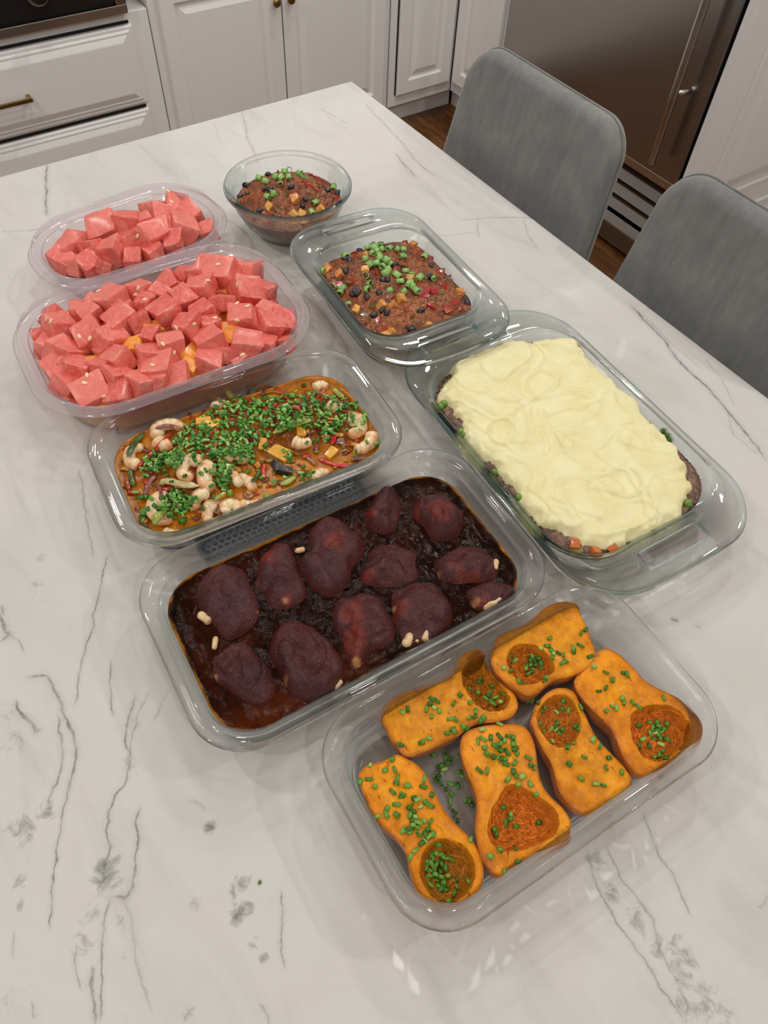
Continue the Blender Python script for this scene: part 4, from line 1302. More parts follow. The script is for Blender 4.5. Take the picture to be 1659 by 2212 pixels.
# ================================================================== mashed potato dish
S7 = lambda P: [(860 + x / 2.0763, 640 + y / 2.0763) for x, y in P]
MASHP = [(495, 200), (540, 208), (580, 215), (640, 197), (700, 203), (745, 193), (822, 215), (812, 245), (860, 290), (890, 325), (940, 365), (985, 405), (1020, 440), (1080, 470), (1072, 500), (1100, 540), (1150, 600), (1200, 640), (1245, 690), (1272, 750), (1300, 820), (1320, 850), (1300, 890), (1275, 930), (1275, 985), (1230, 1010), (1150, 1040), (1080, 1080), (1000, 1110), (940, 1130), (880, 1122), (830, 1105), (790, 1075), (730, 1060), (700, 1030), (640, 1022), (610, 990), (570, 962), (545, 900), (520, 860), (500, 830), (440, 770), (420, 740), (380, 722), (340, 690), (305, 640), (290, 590), (295, 550), (260, 530), (225, 482), (168, 466), (200, 410), (240, 350), (250, 310), (330, 268), (400, 233), (460, 222)]
MZ = .042
def mince_col(x, y, z, sd):
    b = np.array(lin(146, 110, 90))[:3]
    d = np.array(lin(84, 56, 40))[:3]
    f, idd = worley(x, y, .0042, 3)
    k = np.clip(.25 + .9 * idd - f * .5, 0, 1)
    return b[None] * k[:, None] + d[None] * (1 - k[:, None])
def mince_h(x, y, sd):
    f, _ = worley(x, y, .0042, 3)
    f2, _ = worley(x, y, .0021, 8)
    return .0375 + .0028 * (1 - f) + .0012 * (1 - f2) + .002 * fbm(v3(x * 40, y * 40), 3, 4) - .004 * (1 - smooth01(sd / .008))
mo, V, F = food_mass('meat_filling', D_MA.inner, mince_h, .0058, M['mince'], 'brown minced meat filling along the edges of the potato topped casserole', 'food', K=520, nr=150, colfn=mince_col, ztop_edge=.035, p=.8)
CM = Caster().add(V, F)
PM = chaikin(np.array([onz(a, b_, MZ)[:2] for a, b_ in S7(MASHP)]), 1)
st = .00135
gx2 = np.arange(PM[:, 0].min() - .006, PM[:, 0].max() + .006, st)
gy2 = np.arange(PM[:, 1].min() - .006, PM[:, 1].max() + .006, st)
XX, YY = np.meshgrid(gx2, gy2)
x, y = XX.ravel(), YY.ravel()
sd = -sdpoly(x, y, PM) + .0020 + .0045 * fbm(v3(x * 75, y * 75), 3, 31)
wx = fbm(v3(x * 13, y * 13), 3, 41)
wy = fbm(v3(x * 13, y * 13, 5), 3, 42)
big = fbm(v3(x * 11 + wx * 1.3, y * 11 + wy * 1.3), 3, 43)
str_ = fbm(v3(x * 16 + wx * 2.0, y * 46 + wy * 2.0), 4, 44)
rid = 1 - np.abs(fbm(v3(x * 15 + wx * 2.4, y * 15 + wy * 2.4, 3), 2, 45)) * 4.5
rid = np.clip(rid, 0, 1) ** 2
# spoon swirls: smooth dished scoops with a raised lip, read from the photo
h = .0365 + .0145 * (1 - np.exp(-np.clip(sd, 0, 1) / .0050)) + .0042 * big * smooth01(sd / .01) + .0022 * str_ + .0024 * rid * smooth01(sd / .004)
for (qx, qy, r1, r2, an, dp) in ((560, 400, 160, 70, -10, .004), (700, 520, 190, 80, -10, .0035), (470, 610, 60, 55, 20, .005), (1000, 830, 95, 65, 20, .005), (860, 700, 150, 60, 25, .003), (1130, 700, 120, 70, 40, .003), (820, 900, 120, 80, 40, .003), (650, 260, 150, 45, 5, .003), (1000, 990, 160, 60, -15, .003)):
    p = onz(*S7([(qx, qy)])[0], .05)
    pa = onz(*S7([(qx + r1 * math.cos(math.radians(an)), qy + r1 * math.sin(math.radians(an)))])[0], .05) - p
    pb = onz(*S7([(qx - r2 * math.sin(math.radians(an)), qy + r2 * math.cos(math.radians(an)))])[0], .05) - p
    A = np.linalg.inv(np.array([pa[:2], pb[:2]]).T)
    uv = A @ np.stack([x - p[0], y - p[1]])
    rr = np.hypot(*uv) + .10 * wx
    h += -dp * .75 * smooth01(1.05 - rr) + dp * .55 * np.exp(-((rr - 1.02) / .10) ** 2) * (.4 + .6 * (np.sin(np.arctan2(uv[1], uv[0]) * 1.0 + qx) > -.4))
h += .0009 * fbm(v3(x * 170, y * 170), 3, 47) * (1 - smooth01(sd / .02)) + .00035 * fbm(v3(x * 120, y * 120), 2, 48)
crumb = (1 - smooth01(sd / .016)) * .0075 * fbm(v3(x * 75, y * 75), 3, 49)
h += crumb
h = np.where(sd < 0, np.minimum(h, .0365 + sd * 2.2), h)
ny2, nx2 = XX.shape
ids = np.arange(nx2 * ny2).reshape(ny2, nx2)
q = np.stack([ids[:-1, :-1], ids[:-1, 1:], ids[1:, 1:], ids[1:, :-1]], -1).reshape(-1, 4)
keep = (sd[q] > -.0045).any(1)
q = q[keep]
used = np.unique(q)
mp = np.full(len(x), -1); mp[used] = np.arange(len(used))
MV = np.stack([x, y, h], 1)[used]
o = obj('mashed_potato', MV, mp[q], M['mash'])
tag(o, 'pale yellow mashed potato spread in swirls over the meat filling', 'food', kind='stuff')
pk, ck = [], []
def ball(name, p, r, mat, label, cat, group, squash=(1, 1, 1), rot=None):
    if name not in BALLS:
        import bmesh
        bm = bmesh.new()
        bmesh.ops.create_uvsphere(bm, u_segments=18, v_segments=12, radius=1)
        V = np.array([v.co for v in bm.verts])
        F = [[v.index for v in f.verts] for f in bm.faces]
        bm.free()
        if name == 'black_bean':
            V[:, 0] *= 1.45
            V[:, 1] += -.28 * (1 - (V[:, 0] / 1.45) ** 2) + .1
        if name == 'green_pea':
            V *= (1 + .05 * fbm(V * 1.6, 2, 3))[:, None]
        BALLS[name] = me_new(name, V, F, mat)
    o = place(name, BALLS[name], p, rot or Euler((RND.uniform(-.4, .4), RND.uniform(-.4, .4), RND.uniform(0, 6.28))).to_matrix(), scale=r)
    if label: tag(o, label, cat, group)
    return o
BALLS = {}
PEAS = [(205, 485, 'green pea at the far left corner of the potato dish, top one of two'), (190, 500, 'green pea at the far left corner of the potato dish, lower one of two'), (280, 612, 'bright green pea by the left wall of the potato dish, largest there'), (292, 630, 'green pea half hidden under the potato by the left glass wall'),
        (430, 795, 'lone green pea midway down the left wall of the potato dish'), (1190, 610, 'green pea on the right edge of the potato, upper one'), (1208, 632, 'green pea on the right edge of the potato, middle one'), (1215, 650, 'green pea on the right edge of the potato, lower one'),
        (1297, 932, 'lone green pea at the right front corner of the potato dish'), (540, 905, 'green pea buried in the meat along the left front edge of the potato')]
for (a, b_, lab) in PEAS:
    p, n = CM.hit(*S7([(a, b_)])[0])
    ball('green_pea', p + np.array((0, 0, .0022)), .0047, M['pea'], lab, 'pea', 'peas in the meat filling')
# small irregular dice shared by several dishes
def dice_mesh(name, sx, sy, sz, seed, mat, rough=.08, bev=.12, sub=1):
    import bmesh
    bm = bmesh.new()
    bmesh.ops.create_cube(bm, size=1)
    rr = random.Random(seed)
    for v in bm.verts:
        v.co = Vector((v.co.x * (1 + rr.uniform(-rough, rough) * 2), v.co.y * (1 + rr.uniform(-rough, rough) * 2), v.co.z * (1 + rr.uniform(-rough, rough) * 2)))
    bmesh.ops.bevel(bm, geom=list(bm.edges), offset=bev * .5, segments=2, profile=.6, affect='EDGES')
    V = np.array([v.co for v in bm.verts]) * np.array((sx, sy, sz))
    F = [[v.index for v in f.verts] for f in bm.faces]
    bm.free()
    me = me_new(name, V, F, mat)
    me.set_sharp_from_angle(angle=math.radians(40))
    return me
DICE = {k: [dice_mesh(n, *sz, 10 * i + j, M[m], .16, .16) for j in range(4)] for i, (k, n, sz, m) in enumerate((('carrot', 'carrot_piece', (.011, .010, .008), 'carrot'), ('celery', 'celery_piece', (.014, .008, .005), 'celery'), ('potato', 'sweet_potato_cube', (.0115, .0105, .009), 'potato'), ('tomato', 'tomato_piece', (.013, .009, .005), 'tomato'), ('olive', 'green_pepper_piece', (.011, .008, .004), 'olive_pepper'), ('onion', 'onion_piece', (.010, .008, .004), 'onion_bit')))}
for a, b_, kind, lab in ((885, 1150, 'carrot', 'orange carrot piece at the front wall of the potato dish, largest'), (960, 1135, 'carrot', 'orange carrot piece at the front wall of the potato dish, right of the largest'), (790, 1115, 'carrot', 'orange carrot piece at the front left corner of the potato dish'),
                         (800, 1145, 'celery', 'pale celery piece at the front left corner of the potato dish'), (1145, 1050, 'celery', 'pale celery piece at the front wall under the potato, beside the handle')):
    p, n = CM.hit(*S7([(a, b_)])[0])
    o = place(DICE[kind][0].name.split('.')[0], RND.choice(DICE[kind]), p + np.array((0, 0, .002)), Euler((RND.uniform(-.4, .4), RND.uniform(-.4, .4), RND.uniform(0, 3))).to_matrix())
    tag(o, lab, kind, kind + ' pieces in the meat filling')

# ================================================================== chili
def chili_col(x, y, z, sd):
    a = np.array(lin(148, 84, 42))[:3]; b = np.array(lin(104, 52, 24))[:3]; c = np.array(lin(168, 70, 36))[:3]; d = np.array(lin(190, 134, 84))[:3]
    f, idd = worley(x, y, .0052, 5)
    t = np.clip(.5 + 1.2 * fbm(v3(x * 45, y * 45), 3, 6), 0, 1)
    C = a[None] * t[:, None] + b[None] * (1 - t[:, None])
    m = ((idd > .80) & (f < .5)).astype(float)[:, None]
    C = C * (1 - .6 * m) + c * .6 * m
    f2, id2 = worley(x, y, .0030, 15)
    gran = np.clip(fbm(v3(x * 28, y * 28, 2), 2, 16) * 2.5, 0, 1)
    m = ((id2 > .45) & (f2 < .55)).astype(float)[:, None] * gran[:, None]
    return C * (1 - .55 * m) + d * .55 * m
def chili_bumps(x, y):
    f, i1 = worley(x, y, .0058, 5)
    f2, _ = worley(x, y, .0030, 15)
    gran = np.clip(fbm(v3(x * 28, y * 28, 2), 2, 16) * 2.5, 0, 1)
    return .0026 * (1 - f) * (i1 > .4) + (.0005 + .0014 * gran) * (1 - f2) + .0022 * fbm(v3(x * 55, y * 55), 3, 7)
def cas_h(x, y, sd):
    return .0515 + .0120 * smooth01(sd / .045) + .003 * fbm(v3(x * 14, y * 14), 2, 12) * smooth01(sd / .02) + chili_bumps(x, y) * smooth01(sd / .004)
o, V, F = food_mass('chili', D_CA.inner, cas_h, .0060, M['chili'], 'thick red brown chili filling the glass casserole with handles', 'food', K=520, nr=150, colfn=chili_col, ztop_edge=.0515, p=.7)
CC = Caster().add(V, F)
def bowl_in(z):
    zz = [p_[1] for p_ in bprof[14:]][::-1]
    rr = [p_[0] for p_ in bprof[14:]][::-1]
    return ringz(BC, np.interp(z, zz, rr) - .0006, z)
def bowl_h(x, y, sd):
    hx = x - BC[0]; hy = y - BC[1]
    return .0520 + .031 * smooth01(sd / .07) * (1 + .25 * fbm(v3(x * 22, y * 22), 2, 21)) + chili_bumps(x, y) * smooth01(sd / .004)
o, V, F = food_mass('chili', bowl_in, bowl_h, .0068, M['chili'], 'chili heaped in the round glass bowl at the back', 'food', K=380, nr=110, colfn=chili_col, ztop_edge=.0520, p=.7)
CB = Caster().add(V, F)
Z2 = lambda P: [(620 + x / 3.318, 430 + y / 3.318) for x, y in P]
ZB = lambda P: [(440 + x / 4.608, 300 + y / 4.608) for x, y in P]
def scatter(caster, pts, where, kind, ring=()):
    spec = {'scallion': ('scallion_slice', SC_ME, 'green scallion slice', .0032), 'bean': ('black_bean', None, 'shiny black bean', .0), 'potato': ('sweet_potato_cube', DICE['potato'], 'golden sweet potato cube', .0008),
            'tomato': ('tomato_piece', DICE['tomato'], 'red tomato piece', -.0008), 'olive': ('green_pepper_piece', DICE['olive'], 'olive green pepper piece', -.0004), 'onion': ('onion_piece', DICE['onion'], 'brown cooked onion piece', .0006)}[kind]
    labs = rows_label(pts, spec[2], where)
    cx_, cy_ = np.mean(pts, 0)
    for i, ((px_, py_), lab) in enumerate(zip(pts, labs)):
        for k_ in range(12):
            p, n = caster.hit(px_, py_, None)
            if p is not None: break
            px_, py_ = px_ + (cx_ - px_) * .08, py_ + (cy_ - py_) * .08
        if p is None: continue
        p = p + np.array((0, 0, spec[3]))
        grp = spec[2] + 's ' + where
        if kind == 'bean':
            ball('black_bean', p, RND.uniform(.0043, .0052), M['bean'], lab, 'bean', grp)
            continue
        if kind == 'scallion':
            me = SC_RING if i in ring else RND.choice(SC_ME)
            nn = n * .7 + np.array((RND.uniform(-.3, .3), RND.uniform(-.3, .3), .3))
            R_ = frame_from(nn, RND.uniform(0, 6.28))
            if i in ring: R_ = R_ @ Matrix.Rotation(math.radians(62), 3, 'Y')
        else:
            me = RND.choice(spec[1])
            R_ = frame_from(n, RND.uniform(0, 6.28)) @ Euler((RND.uniform(-.5, .5), RND.uniform(-.5, .5), 0)).to_matrix()
        o = place(spec[0], me, p, R_, scale=RND.uniform(.88, 1.12))
        tag(o, lab, {'potato': 'sweet potato', 'olive': 'pepper'}.get(kind, kind), grp)
cas = 'in the chili casserole'
scatter(CC, Z2([(450, 440), (425, 425), (525, 375), (770, 470), (1035, 480), (1015, 560), (425, 515), (685, 580), (722, 575), (470, 680), (510, 672), (570, 705), (655, 680), (680, 795), (625, 830), (720, 815), (960, 805), (895, 930), (1330, 725), (1295, 745), (800, 355), (880, 920), (490, 670)]), cas, 'bean')
scatter(CC, Z2([(905, 330), (560, 405), (560, 515), (245, 490), (380, 540), (820, 715), (755, 765), (670, 765), (495, 800), (1290, 675), (885, 585), (1015, 915), (750, 960), (705, 985)]), cas, 'potato')
scatter(CC, Z2([(455, 365), (365, 615), (660, 880), (690, 940), (930, 380), (1030, 405), (650, 535), (1000, 660), (860, 790), (1250, 795), (1130, 640), (1035, 775), (850, 320), (780, 515), (980, 690), (1110, 620), (1160, 800), (1200, 740), (1060, 660), (480, 590), (1130, 510)]), cas, 'tomato')
scatter(CC, Z2([(560, 830), (980, 560), (1110, 690), (1180, 560), (620, 760)]), cas, 'olive')
scatter(CC, Z2([(440, 600), (740, 700), (900, 850), (1080, 560), (560, 640), (830, 480), (980, 440), (1150, 860)]), cas, 'onion')
scatter(CC, Z2([(568, 300), (595, 325), (625, 330), (565, 348), (670, 285), (340, 393), (255, 530), (330, 640), (395, 650), (380, 680), (440, 770), (610, 400), (640, 385), (680, 370), (735, 365), (790, 370), (835, 375), (830, 420), (560, 440), (590, 480), (640, 470), (665, 435), (685, 495), (715, 450), (735, 470), (710, 540), (725, 515), (790, 555), (810, 600), (850, 525), (895, 545), (948, 575), (875, 620), (900, 638), (925, 665), (837, 672), (1048, 578), (565, 562), (588, 620), (578, 660), (737, 670), (985, 425), (655, 410), (620, 345)]), cas, 'scallion', ring=(4, 30, 37, 7))
bw = 'in the chili bowl'
scatter(CB, ZB([(620, 325), (420, 465), (365, 575), (605, 500), (660, 500), (870, 475), (990, 665), (1235, 515), (1340, 540), (440, 550), (1015, 600), (560, 720)]), bw, 'bean')
scatter(CB, ZB([(655, 680), (895, 755), (1155, 705), (900, 600), (980, 760)]), bw, 'potato')
scatter(CB, ZB([(1150, 410), (1035, 360), (1230, 680), (1100, 480), (1320, 610), (1020, 450), (650, 780)]), bw, 'tomato')
scatter(CB, ZB([(740, 340), (720, 700), (1060, 580), (830, 540)]), bw, 'olive')
scatter(CB, ZB([(800, 295), (855, 305), (805, 345), (550, 405), (620, 440), (720, 395), (765, 400), (845, 395), (760, 462), (955, 360), (995, 392), (690, 565), (635, 590), (1110, 645), (1080, 745), (1335, 500)]), bw, 'scallion', ring=(0, 1, 10))
# ================================================================== chicken in sauce
S6 = lambda P: [(280 + x / 1.8033, 950 + y / 1.8033) for x, y in P]
def sauce_mat():
    t = NT('barbecue_sauce')
    c = t.coords()
    nz = t.noise(60, 5, .65, c, .6)
    fine = t.noise(300, 4, .6, c)
    base = t.attr('Col').outputs['Color']
    base = t.mix(1.0, base, t.ramp(nz.outputs['Fac'], [(.35, (.6, .55, .5, 1)), (.65, (1.4, 1.3, 1.2, 1))]), 'MULTIPLY')
    t.link(base, t.bsdf.inputs['Base Color'])
    t.P(Roughness=.07)
    t.bsdf.inputs['Specular IOR Level'].default_value = .09
    n = t.bump(nz.outputs['Fac'], .35, .003)
    n = t.bump(fine.outputs['Fac'], .22, .0010, n)
    t.link(n, t.bsdf.inputs['Normal'])
    return t.m
def glaze_mat():
    t = NT('glazed_chicken')
    c = t.coords()
    base = t.attr('Col').outputs['Color']
    nz = t.noise(40, 5, .65, c)
    gr = t.noise(480, 3, .75, c)
    glint = t.noise(620, 2, .6, c)
    base = t.mix(t.math('MULTIPLY', t.ramp(glint.outputs['Fac'], [(.56, (0, 0, 0, 1)), (.66, (1, 1, 1, 1))]), .34), base, lin(150, 100, 86))  # pale speckle: glitter of the grainy glaze painted into the colour
    base = t.mix(1.0, base, t.ramp(nz.outputs['Fac'], [(.3, (.7, .65, .68, 1)), (.7, (1.3, 1.2, 1.2, 1))]), 'MULTIPLY')
    t.link(base, t.bsdf.inputs['Base Color'])
    t.link(t.ramp(gr.outputs['Fac'], [(.35, (.2, .2, .2, 1)), (.65, (.42, .42, .42, 1))]), t.bsdf.inputs['Roughness'])
    t.bsdf.inputs['Specular IOR Level'].default_value = .5
    n = t.bump(nz.outputs['Fac'], .35, .003)
    n = t.bump(gr.outputs['Fac'], .8, .0022, n)
    t.link(n, t.bsdf.inputs['Normal'])
    return t.m
M['sauce'] = sauce_mat()
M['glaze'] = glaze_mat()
M['bone'] = simple('chicken_bone_end', lin(226, 192, 140), .4, vary=(120, lin(206, 150, 96), lin(240, 216, 172)), bump=[(200, .25, .001)], coat=.3)
def sauce_col(x, y, z, sd):
    dark = np.array(lin(30, 11, 6))[:3]; brown = np.array(lin(78, 32, 10))[:3]; oil = np.array(lin(186, 118, 16))[:3]
    lx, ly = D_CH.to_local(x, y)
    n = fbm(v3(x * 22, y * 22), 3, 71)
    k = np.clip(.9 * smooth01((-ly - .045) / .05) * smooth01((.02 - lx) / .10) + .5 * n, 0, 1)
    C = dark[None] * (1 - k[:, None]) + brown[None] * k[:, None]
    e = (1 - smooth01((sd - .0004 + .003 * fbm(v3(x * 60, y * 60), 3, 72)) / .0022)) * .85
    C = C * (1 - e[:, None]) + oil[None] * e[:, None]
    return C
def sauce_h(x, y, sd):
    wv = fbm(v3(x * 38, y * 38), 4, 73)
    return .0300 + .0012 * np.exp(-sd / .003) + .0026 * wv * smooth01(sd / .012) + .0012 * (1 - np.abs(vnoise(v3(x * 70, y * 70), 74))) * smooth01(sd / .01)
o, V, F = food_mass('barbecue_sauce', D_CH.inner, sauce_h, .0056, M['sauce'], 'dark glossy barbecue sauce pooled around the chicken pieces', 'sauce', K=420, nr=110, colfn=sauce_col, ztop_edge=.031, p=.75)
CHK = [ # outline, height mm, reddish patches [(x, y, r)], tan patches, bones [(x0,y0,x1,y1,width)], label
 ([(300, 500), (350, 478), (400, 480), (440, 505), (470, 550), (490, 590), (505, 640), (500, 690), (480, 735), (430, 755), (360, 765), (345, 735), (300, 700), (270, 650), (265, 600), (280, 550)], 21, [], [(500, 660, 14)], [(275, 680, 300, 715, 36)], 'glazed chicken thigh at the far left of the dish, bone end on its lower left'),
 ([(370, 800), (430, 775), (470, 790), (500, 830), (540, 870), (565, 920), (560, 970), (530, 1010), (490, 1033), (440, 1010), (380, 970), (345, 950), (315, 900), (320, 840)], 20, [], [(325, 920, 16)], [(335, 770, 325, 810, 24)], 'glazed chicken thigh in the front left corner of the dish'),
 ([(560, 740), (600, 710), (650, 700), (720, 740), (780, 790), (820, 850), (830, 920), (815, 960), (770, 1010), (730, 1028), (660, 1010), (620, 980), (600, 920), (560, 880), (540, 830)], 24, [], [(820, 975, 26), (600, 945, 22)], [(800, 965, 830, 945, 26)], 'largest glazed chicken thigh, at the front of the dish left of centre'),
 ([(500, 500), (530, 430), (580, 395), (620, 400), (640, 450), (660, 500), (690, 560), (680, 610), (640, 640), (580, 660), (530, 640), (520, 590), (490, 560)], 19, [(540, 450, 40), (610, 620, 30)], [(605, 625, 12)], [], 'narrow glazed chicken piece behind the middle, left of the big double piece'),
 ([(700, 360), (740, 310), (800, 305), (870, 340), (910, 400), (915, 450), (870, 490), (850, 540), (820, 590), (770, 600), (720, 580), (690, 540), (650, 480), (690, 440), (700, 400)], 23, [(790, 400, 40)], [], [(650, 435, 672, 425, 24)], 'wide glazed chicken thigh near the back wall of the dish, left of centre'),
 ([(950, 230), (985, 190), (1030, 185), (1055, 215), (1055, 270), (1045, 330), (1010, 360), (950, 355), (920, 340), (918, 270)], 24, [(930, 290, 26)], [], [], 'small upright glazed chicken piece at the back of the dish'),
 ([(1100, 270), (1120, 230), (1170, 213), (1230, 222), (1280, 260), (1305, 310), (1290, 360), (1250, 390), (1190, 385), (1150, 340), (1110, 310)], 26, [(1200, 300, 60), (1120, 290, 30)], [(1135, 330, 20)], [], 'smooth oval glazed chicken piece in the back right corner of the dish'),
 ([(930, 440), (980, 405), (1040, 395), (1090, 420), (1130, 450), (1115, 500), (1120, 530), (1080, 560), (1010, 575), (930, 560), (905, 540), (920, 490)], 19, [(930, 530, 24)], [], [], 'squarish glazed chicken thigh in the middle of the dish right of centre'),
 ([(1180, 480), (1220, 440), (1280, 410), (1350, 405), (1400, 440), (1430, 500), (1420, 540), (1380, 550), (1320, 555), (1270, 572), (1220, 550), (1190, 510)], 21, [(1290, 530, 60)], [(1240, 555, 34), (1195, 515, 18)], [(1380, 455, 1400, 495, 34), (1428, 470, 1432, 500, 26)], 'glazed chicken thigh at the right wall with pale skin along its front edge'),
 ([(785, 660), (800, 620), (850, 600), (920, 590), (970, 610), (1000, 650), (1025, 720), (1030, 770), (1000, 805), (950, 815), (930, 830), (900, 875), (860, 880), (840, 820), (810, 760), (785, 710)], 23, [(860, 680, 60), (850, 780, 70)], [(795, 730, 10), (885, 865, 14)], [(862, 868, 880, 845, 20), (890, 870, 905, 850, 14)], 'reddish glazed chicken thigh in the front middle of the dish'),
 ([(1015, 600), (1040, 575), (1100, 560), (1180, 560), (1230, 600), (1260, 660), (1250, 720), (1200, 760), (1180, 790), (1120, 790), (1070, 810), (1050, 760), (1030, 690)], 21, [(1050, 660, 40)], [(1030, 650, 10)], [(1075, 800, 1090, 770, 40), (1120, 785, 1118, 770, 18), (1150, 780, 1160, 760, 34)], 'glazed chicken thigh with a white bone end toward the front glass wall'),
 ([(1310, 580), (1370, 550), (1440, 548), (1500, 570), (1515, 600), (1470, 640), (1430, 665), (1380, 670), (1345, 640), (1320, 610)], 17, [(1380, 640, 40)], [(1350, 625, 20), (1500, 585, 12)], [(1385, 655, 1445, 635, 36)], 'small glazed chicken piece in the front right corner with a white bone'),
]
for k, (P, hmm, red, tan, bones, lab) in enumerate(CHK):
    zb = .0280
    Pw = chaikin(np.array([onz(a, b_, .034)[:2] for a, b_ in S6(P)]), 2)
    c = Pw.mean(0)
    Pw = c + (Pw - c) * (1.06 + .13 * fbm(v3(Pw[:, 0] * 55, Pw[:, 1] * 55, k), 3, 60 + k))[:, None]
    K = 120
    rim = polar_mesh(Pw, c, K, None)
    nr = 46
    sf = np.r_[1.0, 1.012, np.linspace(1.0, .01, nr) ** .9]
    xy = c + (rim[None] - c) * sf[:, None, None]
    x, y = xy[..., 0].ravel(), xy[..., 1].ravel()
    s = np.repeat(sf, K)
    H = hmm * .001
    # thickness follows the distance from the outline, with folds and lumps
    sd = np.clip(-sdpoly(x, y, Pw), 0, None)
    R_ = sd.max()
    t = np.clip(sd / R_, 0, 1)
    prof = (1 - np.exp(-sd / .0065)) * .86 + .14 * t
    lump = fbm(v3(x * 34, y * 34, k), 3, 80 + k)
    fold = np.clip(1 - np.abs(fbm(v3(x * 26, y * 26, k + 9), 2, 95 + k)) * 7, 0, 1)
    z = zb + H * 1.0 * prof * (.92 + .6 * lump) - .0034 * fold * prof + .0010 * fbm(v3(x * 130, y * 130, k), 2, 88)
    z[:K] = .022
    z[K:2 * K] = zb - .001
    top = np.stack([x, y, z], 1)
    F = strip_faces(len(sf), K)
    base = np.array(lin(74, 24, 24))[:3]; reds = np.array(lin(138, 46, 28))[:3]; tans = np.array(lin(206, 150, 92))[:3]; pur = np.array(lin(66, 22, 27))[:3]
    u = np.clip(.5 + fbm(v3(x * 20, y * 20, k), 2, 77), 0, 1)
    C = base[None] * u[:, None] + pur[None] * (1 - u[:, None])
    side = (1 - smooth01(sd / .008)) * .55
    C = C * (1 - side[:, None]) + np.array(lin(96, 34, 22))[:3] * side[:, None]
    for lst, colr, amt in ((red, reds, .6), (tan, tans, .82)):
        for (a, b_, r_) in lst:
            p = onz(*S6([(a, b_)])[0], .040)
            rr = r_ / 1.8033 * mmpp(p)
            w_ = amt * smooth01(1.25 - np.hypot(x - p[0], y - p[1]) / rr + 1.2 * fbm(v3(x * 80, y * 80, k), 3, 66))
            C = C * (1 - w_[:, None]) + colr[None] * w_[:, None]
    e = empty('chicken_thigh', (c[0], c[1], .022), lab, 'chicken', 'chicken pieces in barbecue sauce')
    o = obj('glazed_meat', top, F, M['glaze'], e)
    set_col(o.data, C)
    for (a0, b0, a1, b1, wpx) in bones:
        p0, p1 = [onz(*q_, zb + .006) for q_ in S6([(a0, b0), (a1, b1)])]
        rr = wpx / 2 / 1.8033 * mmpp(p0)
        inward = (np.r_[c, p0[2]] - (p0 + p1) / 2); inward /= np.linalg.norm(inward)
        p1 = p1 + inward * rr * .6
        L = np.linalg.norm(p1 - p0)
        d = (p1 - p0) / L
        path = [p0 - d * rr * .5 + d * (L + rr * .8) * q_ for q_ in (0, .06, .16, .32, .5, .7, .88, 1)]
        V, F = tube(path, rr * np.array([.25, .62, .9, 1.0, .92, .88, .9, .5]), 12)
        V = V + (.0008 * fbm(V * 160, 2, k))[:, None]
        obj('bone_end', V, F, M['bone'], e)

# ================================================================== shrimp stir-fry
S5 = lambda P: [(170 + x / 2.2726, 740 + y / 2.2726) for x, y in P]
def stir_mat():
    t = NT('stir_fry_sauce')
    c = t.coords()
    nz = t.noise(120, 5, .6, c, .5)
    base = t.mix(1.0, t.attr('Col').outputs['Color'], t.ramp(nz.outputs['Fac'], [(.3, (.7, .62, .5, 1)), (.7, (1.25, 1.2, 1.1, 1))]), 'MULTIPLY')
    t.link(base, t.bsdf.inputs['Base Color'])
    t.P(Roughness=.2)
    t.bsdf.inputs['Specular IOR Level'].default_value = .28
    n = t.bump(nz.outputs['Fac'], .4, .0016)
    t.link(n, t.bsdf.inputs['Normal'])
    return t.m
M['stir'] = stir_mat()
M['shrimp'] = simple('cooked_shrimp', (1, 1, 1, 1), .32, attr=True, coat=.45, vary=(150, (.9, .86, .8, 1), (1.06, 1.05, 1.02, 1)), bump=[(260, .2, .0008)])
M['red_pepper'] = simple('red_pepper_strip', lin(196, 40, 26), .22, coat=.6, rand=.2, bump=[(60, .15, .002)])
M['rust_pepper'] = simple('cooked_pepper_strip', lin(168, 74, 26), .22, coat=.6, rand=.25, bump=[(60, .15, .002)])
M['red_onion'] = simple('red_onion_strip', lin(124, 62, 56), .25, coat=.5, rand=.4, vary=(90, lin(104, 44, 48), lin(176, 118, 92)))
M['mango'] = simple('mango_chunk', lin(240, 178, 48), .3, coat=.4, rand=.15, vary=(60, lin(226, 150, 32), lin(246, 196, 76)), bump=[(140, .2, .001)])
M['mango_bright'] = simple('orange_melon_chunk', lin(250, 170, 66), .3, coat=.3, rand=.12, vary=(60, lin(246, 150, 48), lin(252, 190, 92)), bump=[(200, .2, .0008)])
M['scal_pale'] = simple('pale_scallion_bulb', lin(206, 186, 126), .28, coat=.5, vary=(70, lin(176, 156, 92), lin(226, 210, 160)))
M['scal_light'] = simple('light_green_scallion', lin(162, 170, 66), .28, coat=.5, vary=(70, lin(130, 146, 44), lin(196, 198, 104)))
M['scal_dark'] = simple('dark_green_scallion_leaf', lin(58, 86, 34), .28, coat=.5, vary=(70, lin(38, 62, 26), lin(86, 114, 50)))
M['char'] = simple('charred_bit', lin(30, 22, 22), .4, coat=.4, bump=[(180, .5, .002)])
HEAP = [(480, 440), (560, 390), (640, 340), (690, 300), (800, 275), (960, 270), (1050, 250), (1150, 240), (1260, 260), (1370, 310), (1345, 420), (1240, 450), (1150, 440), (1000, 480), (900, 500), (840, 570), (760, 620), (700, 720), (640, 760), (480, 790), (400, 760), (350, 660), (330, 570), (400, 520)]
HW = chaikin(np.array([onz(a, b_, .044)[:2] for a, b_ in S5(HEAP)]), 2)
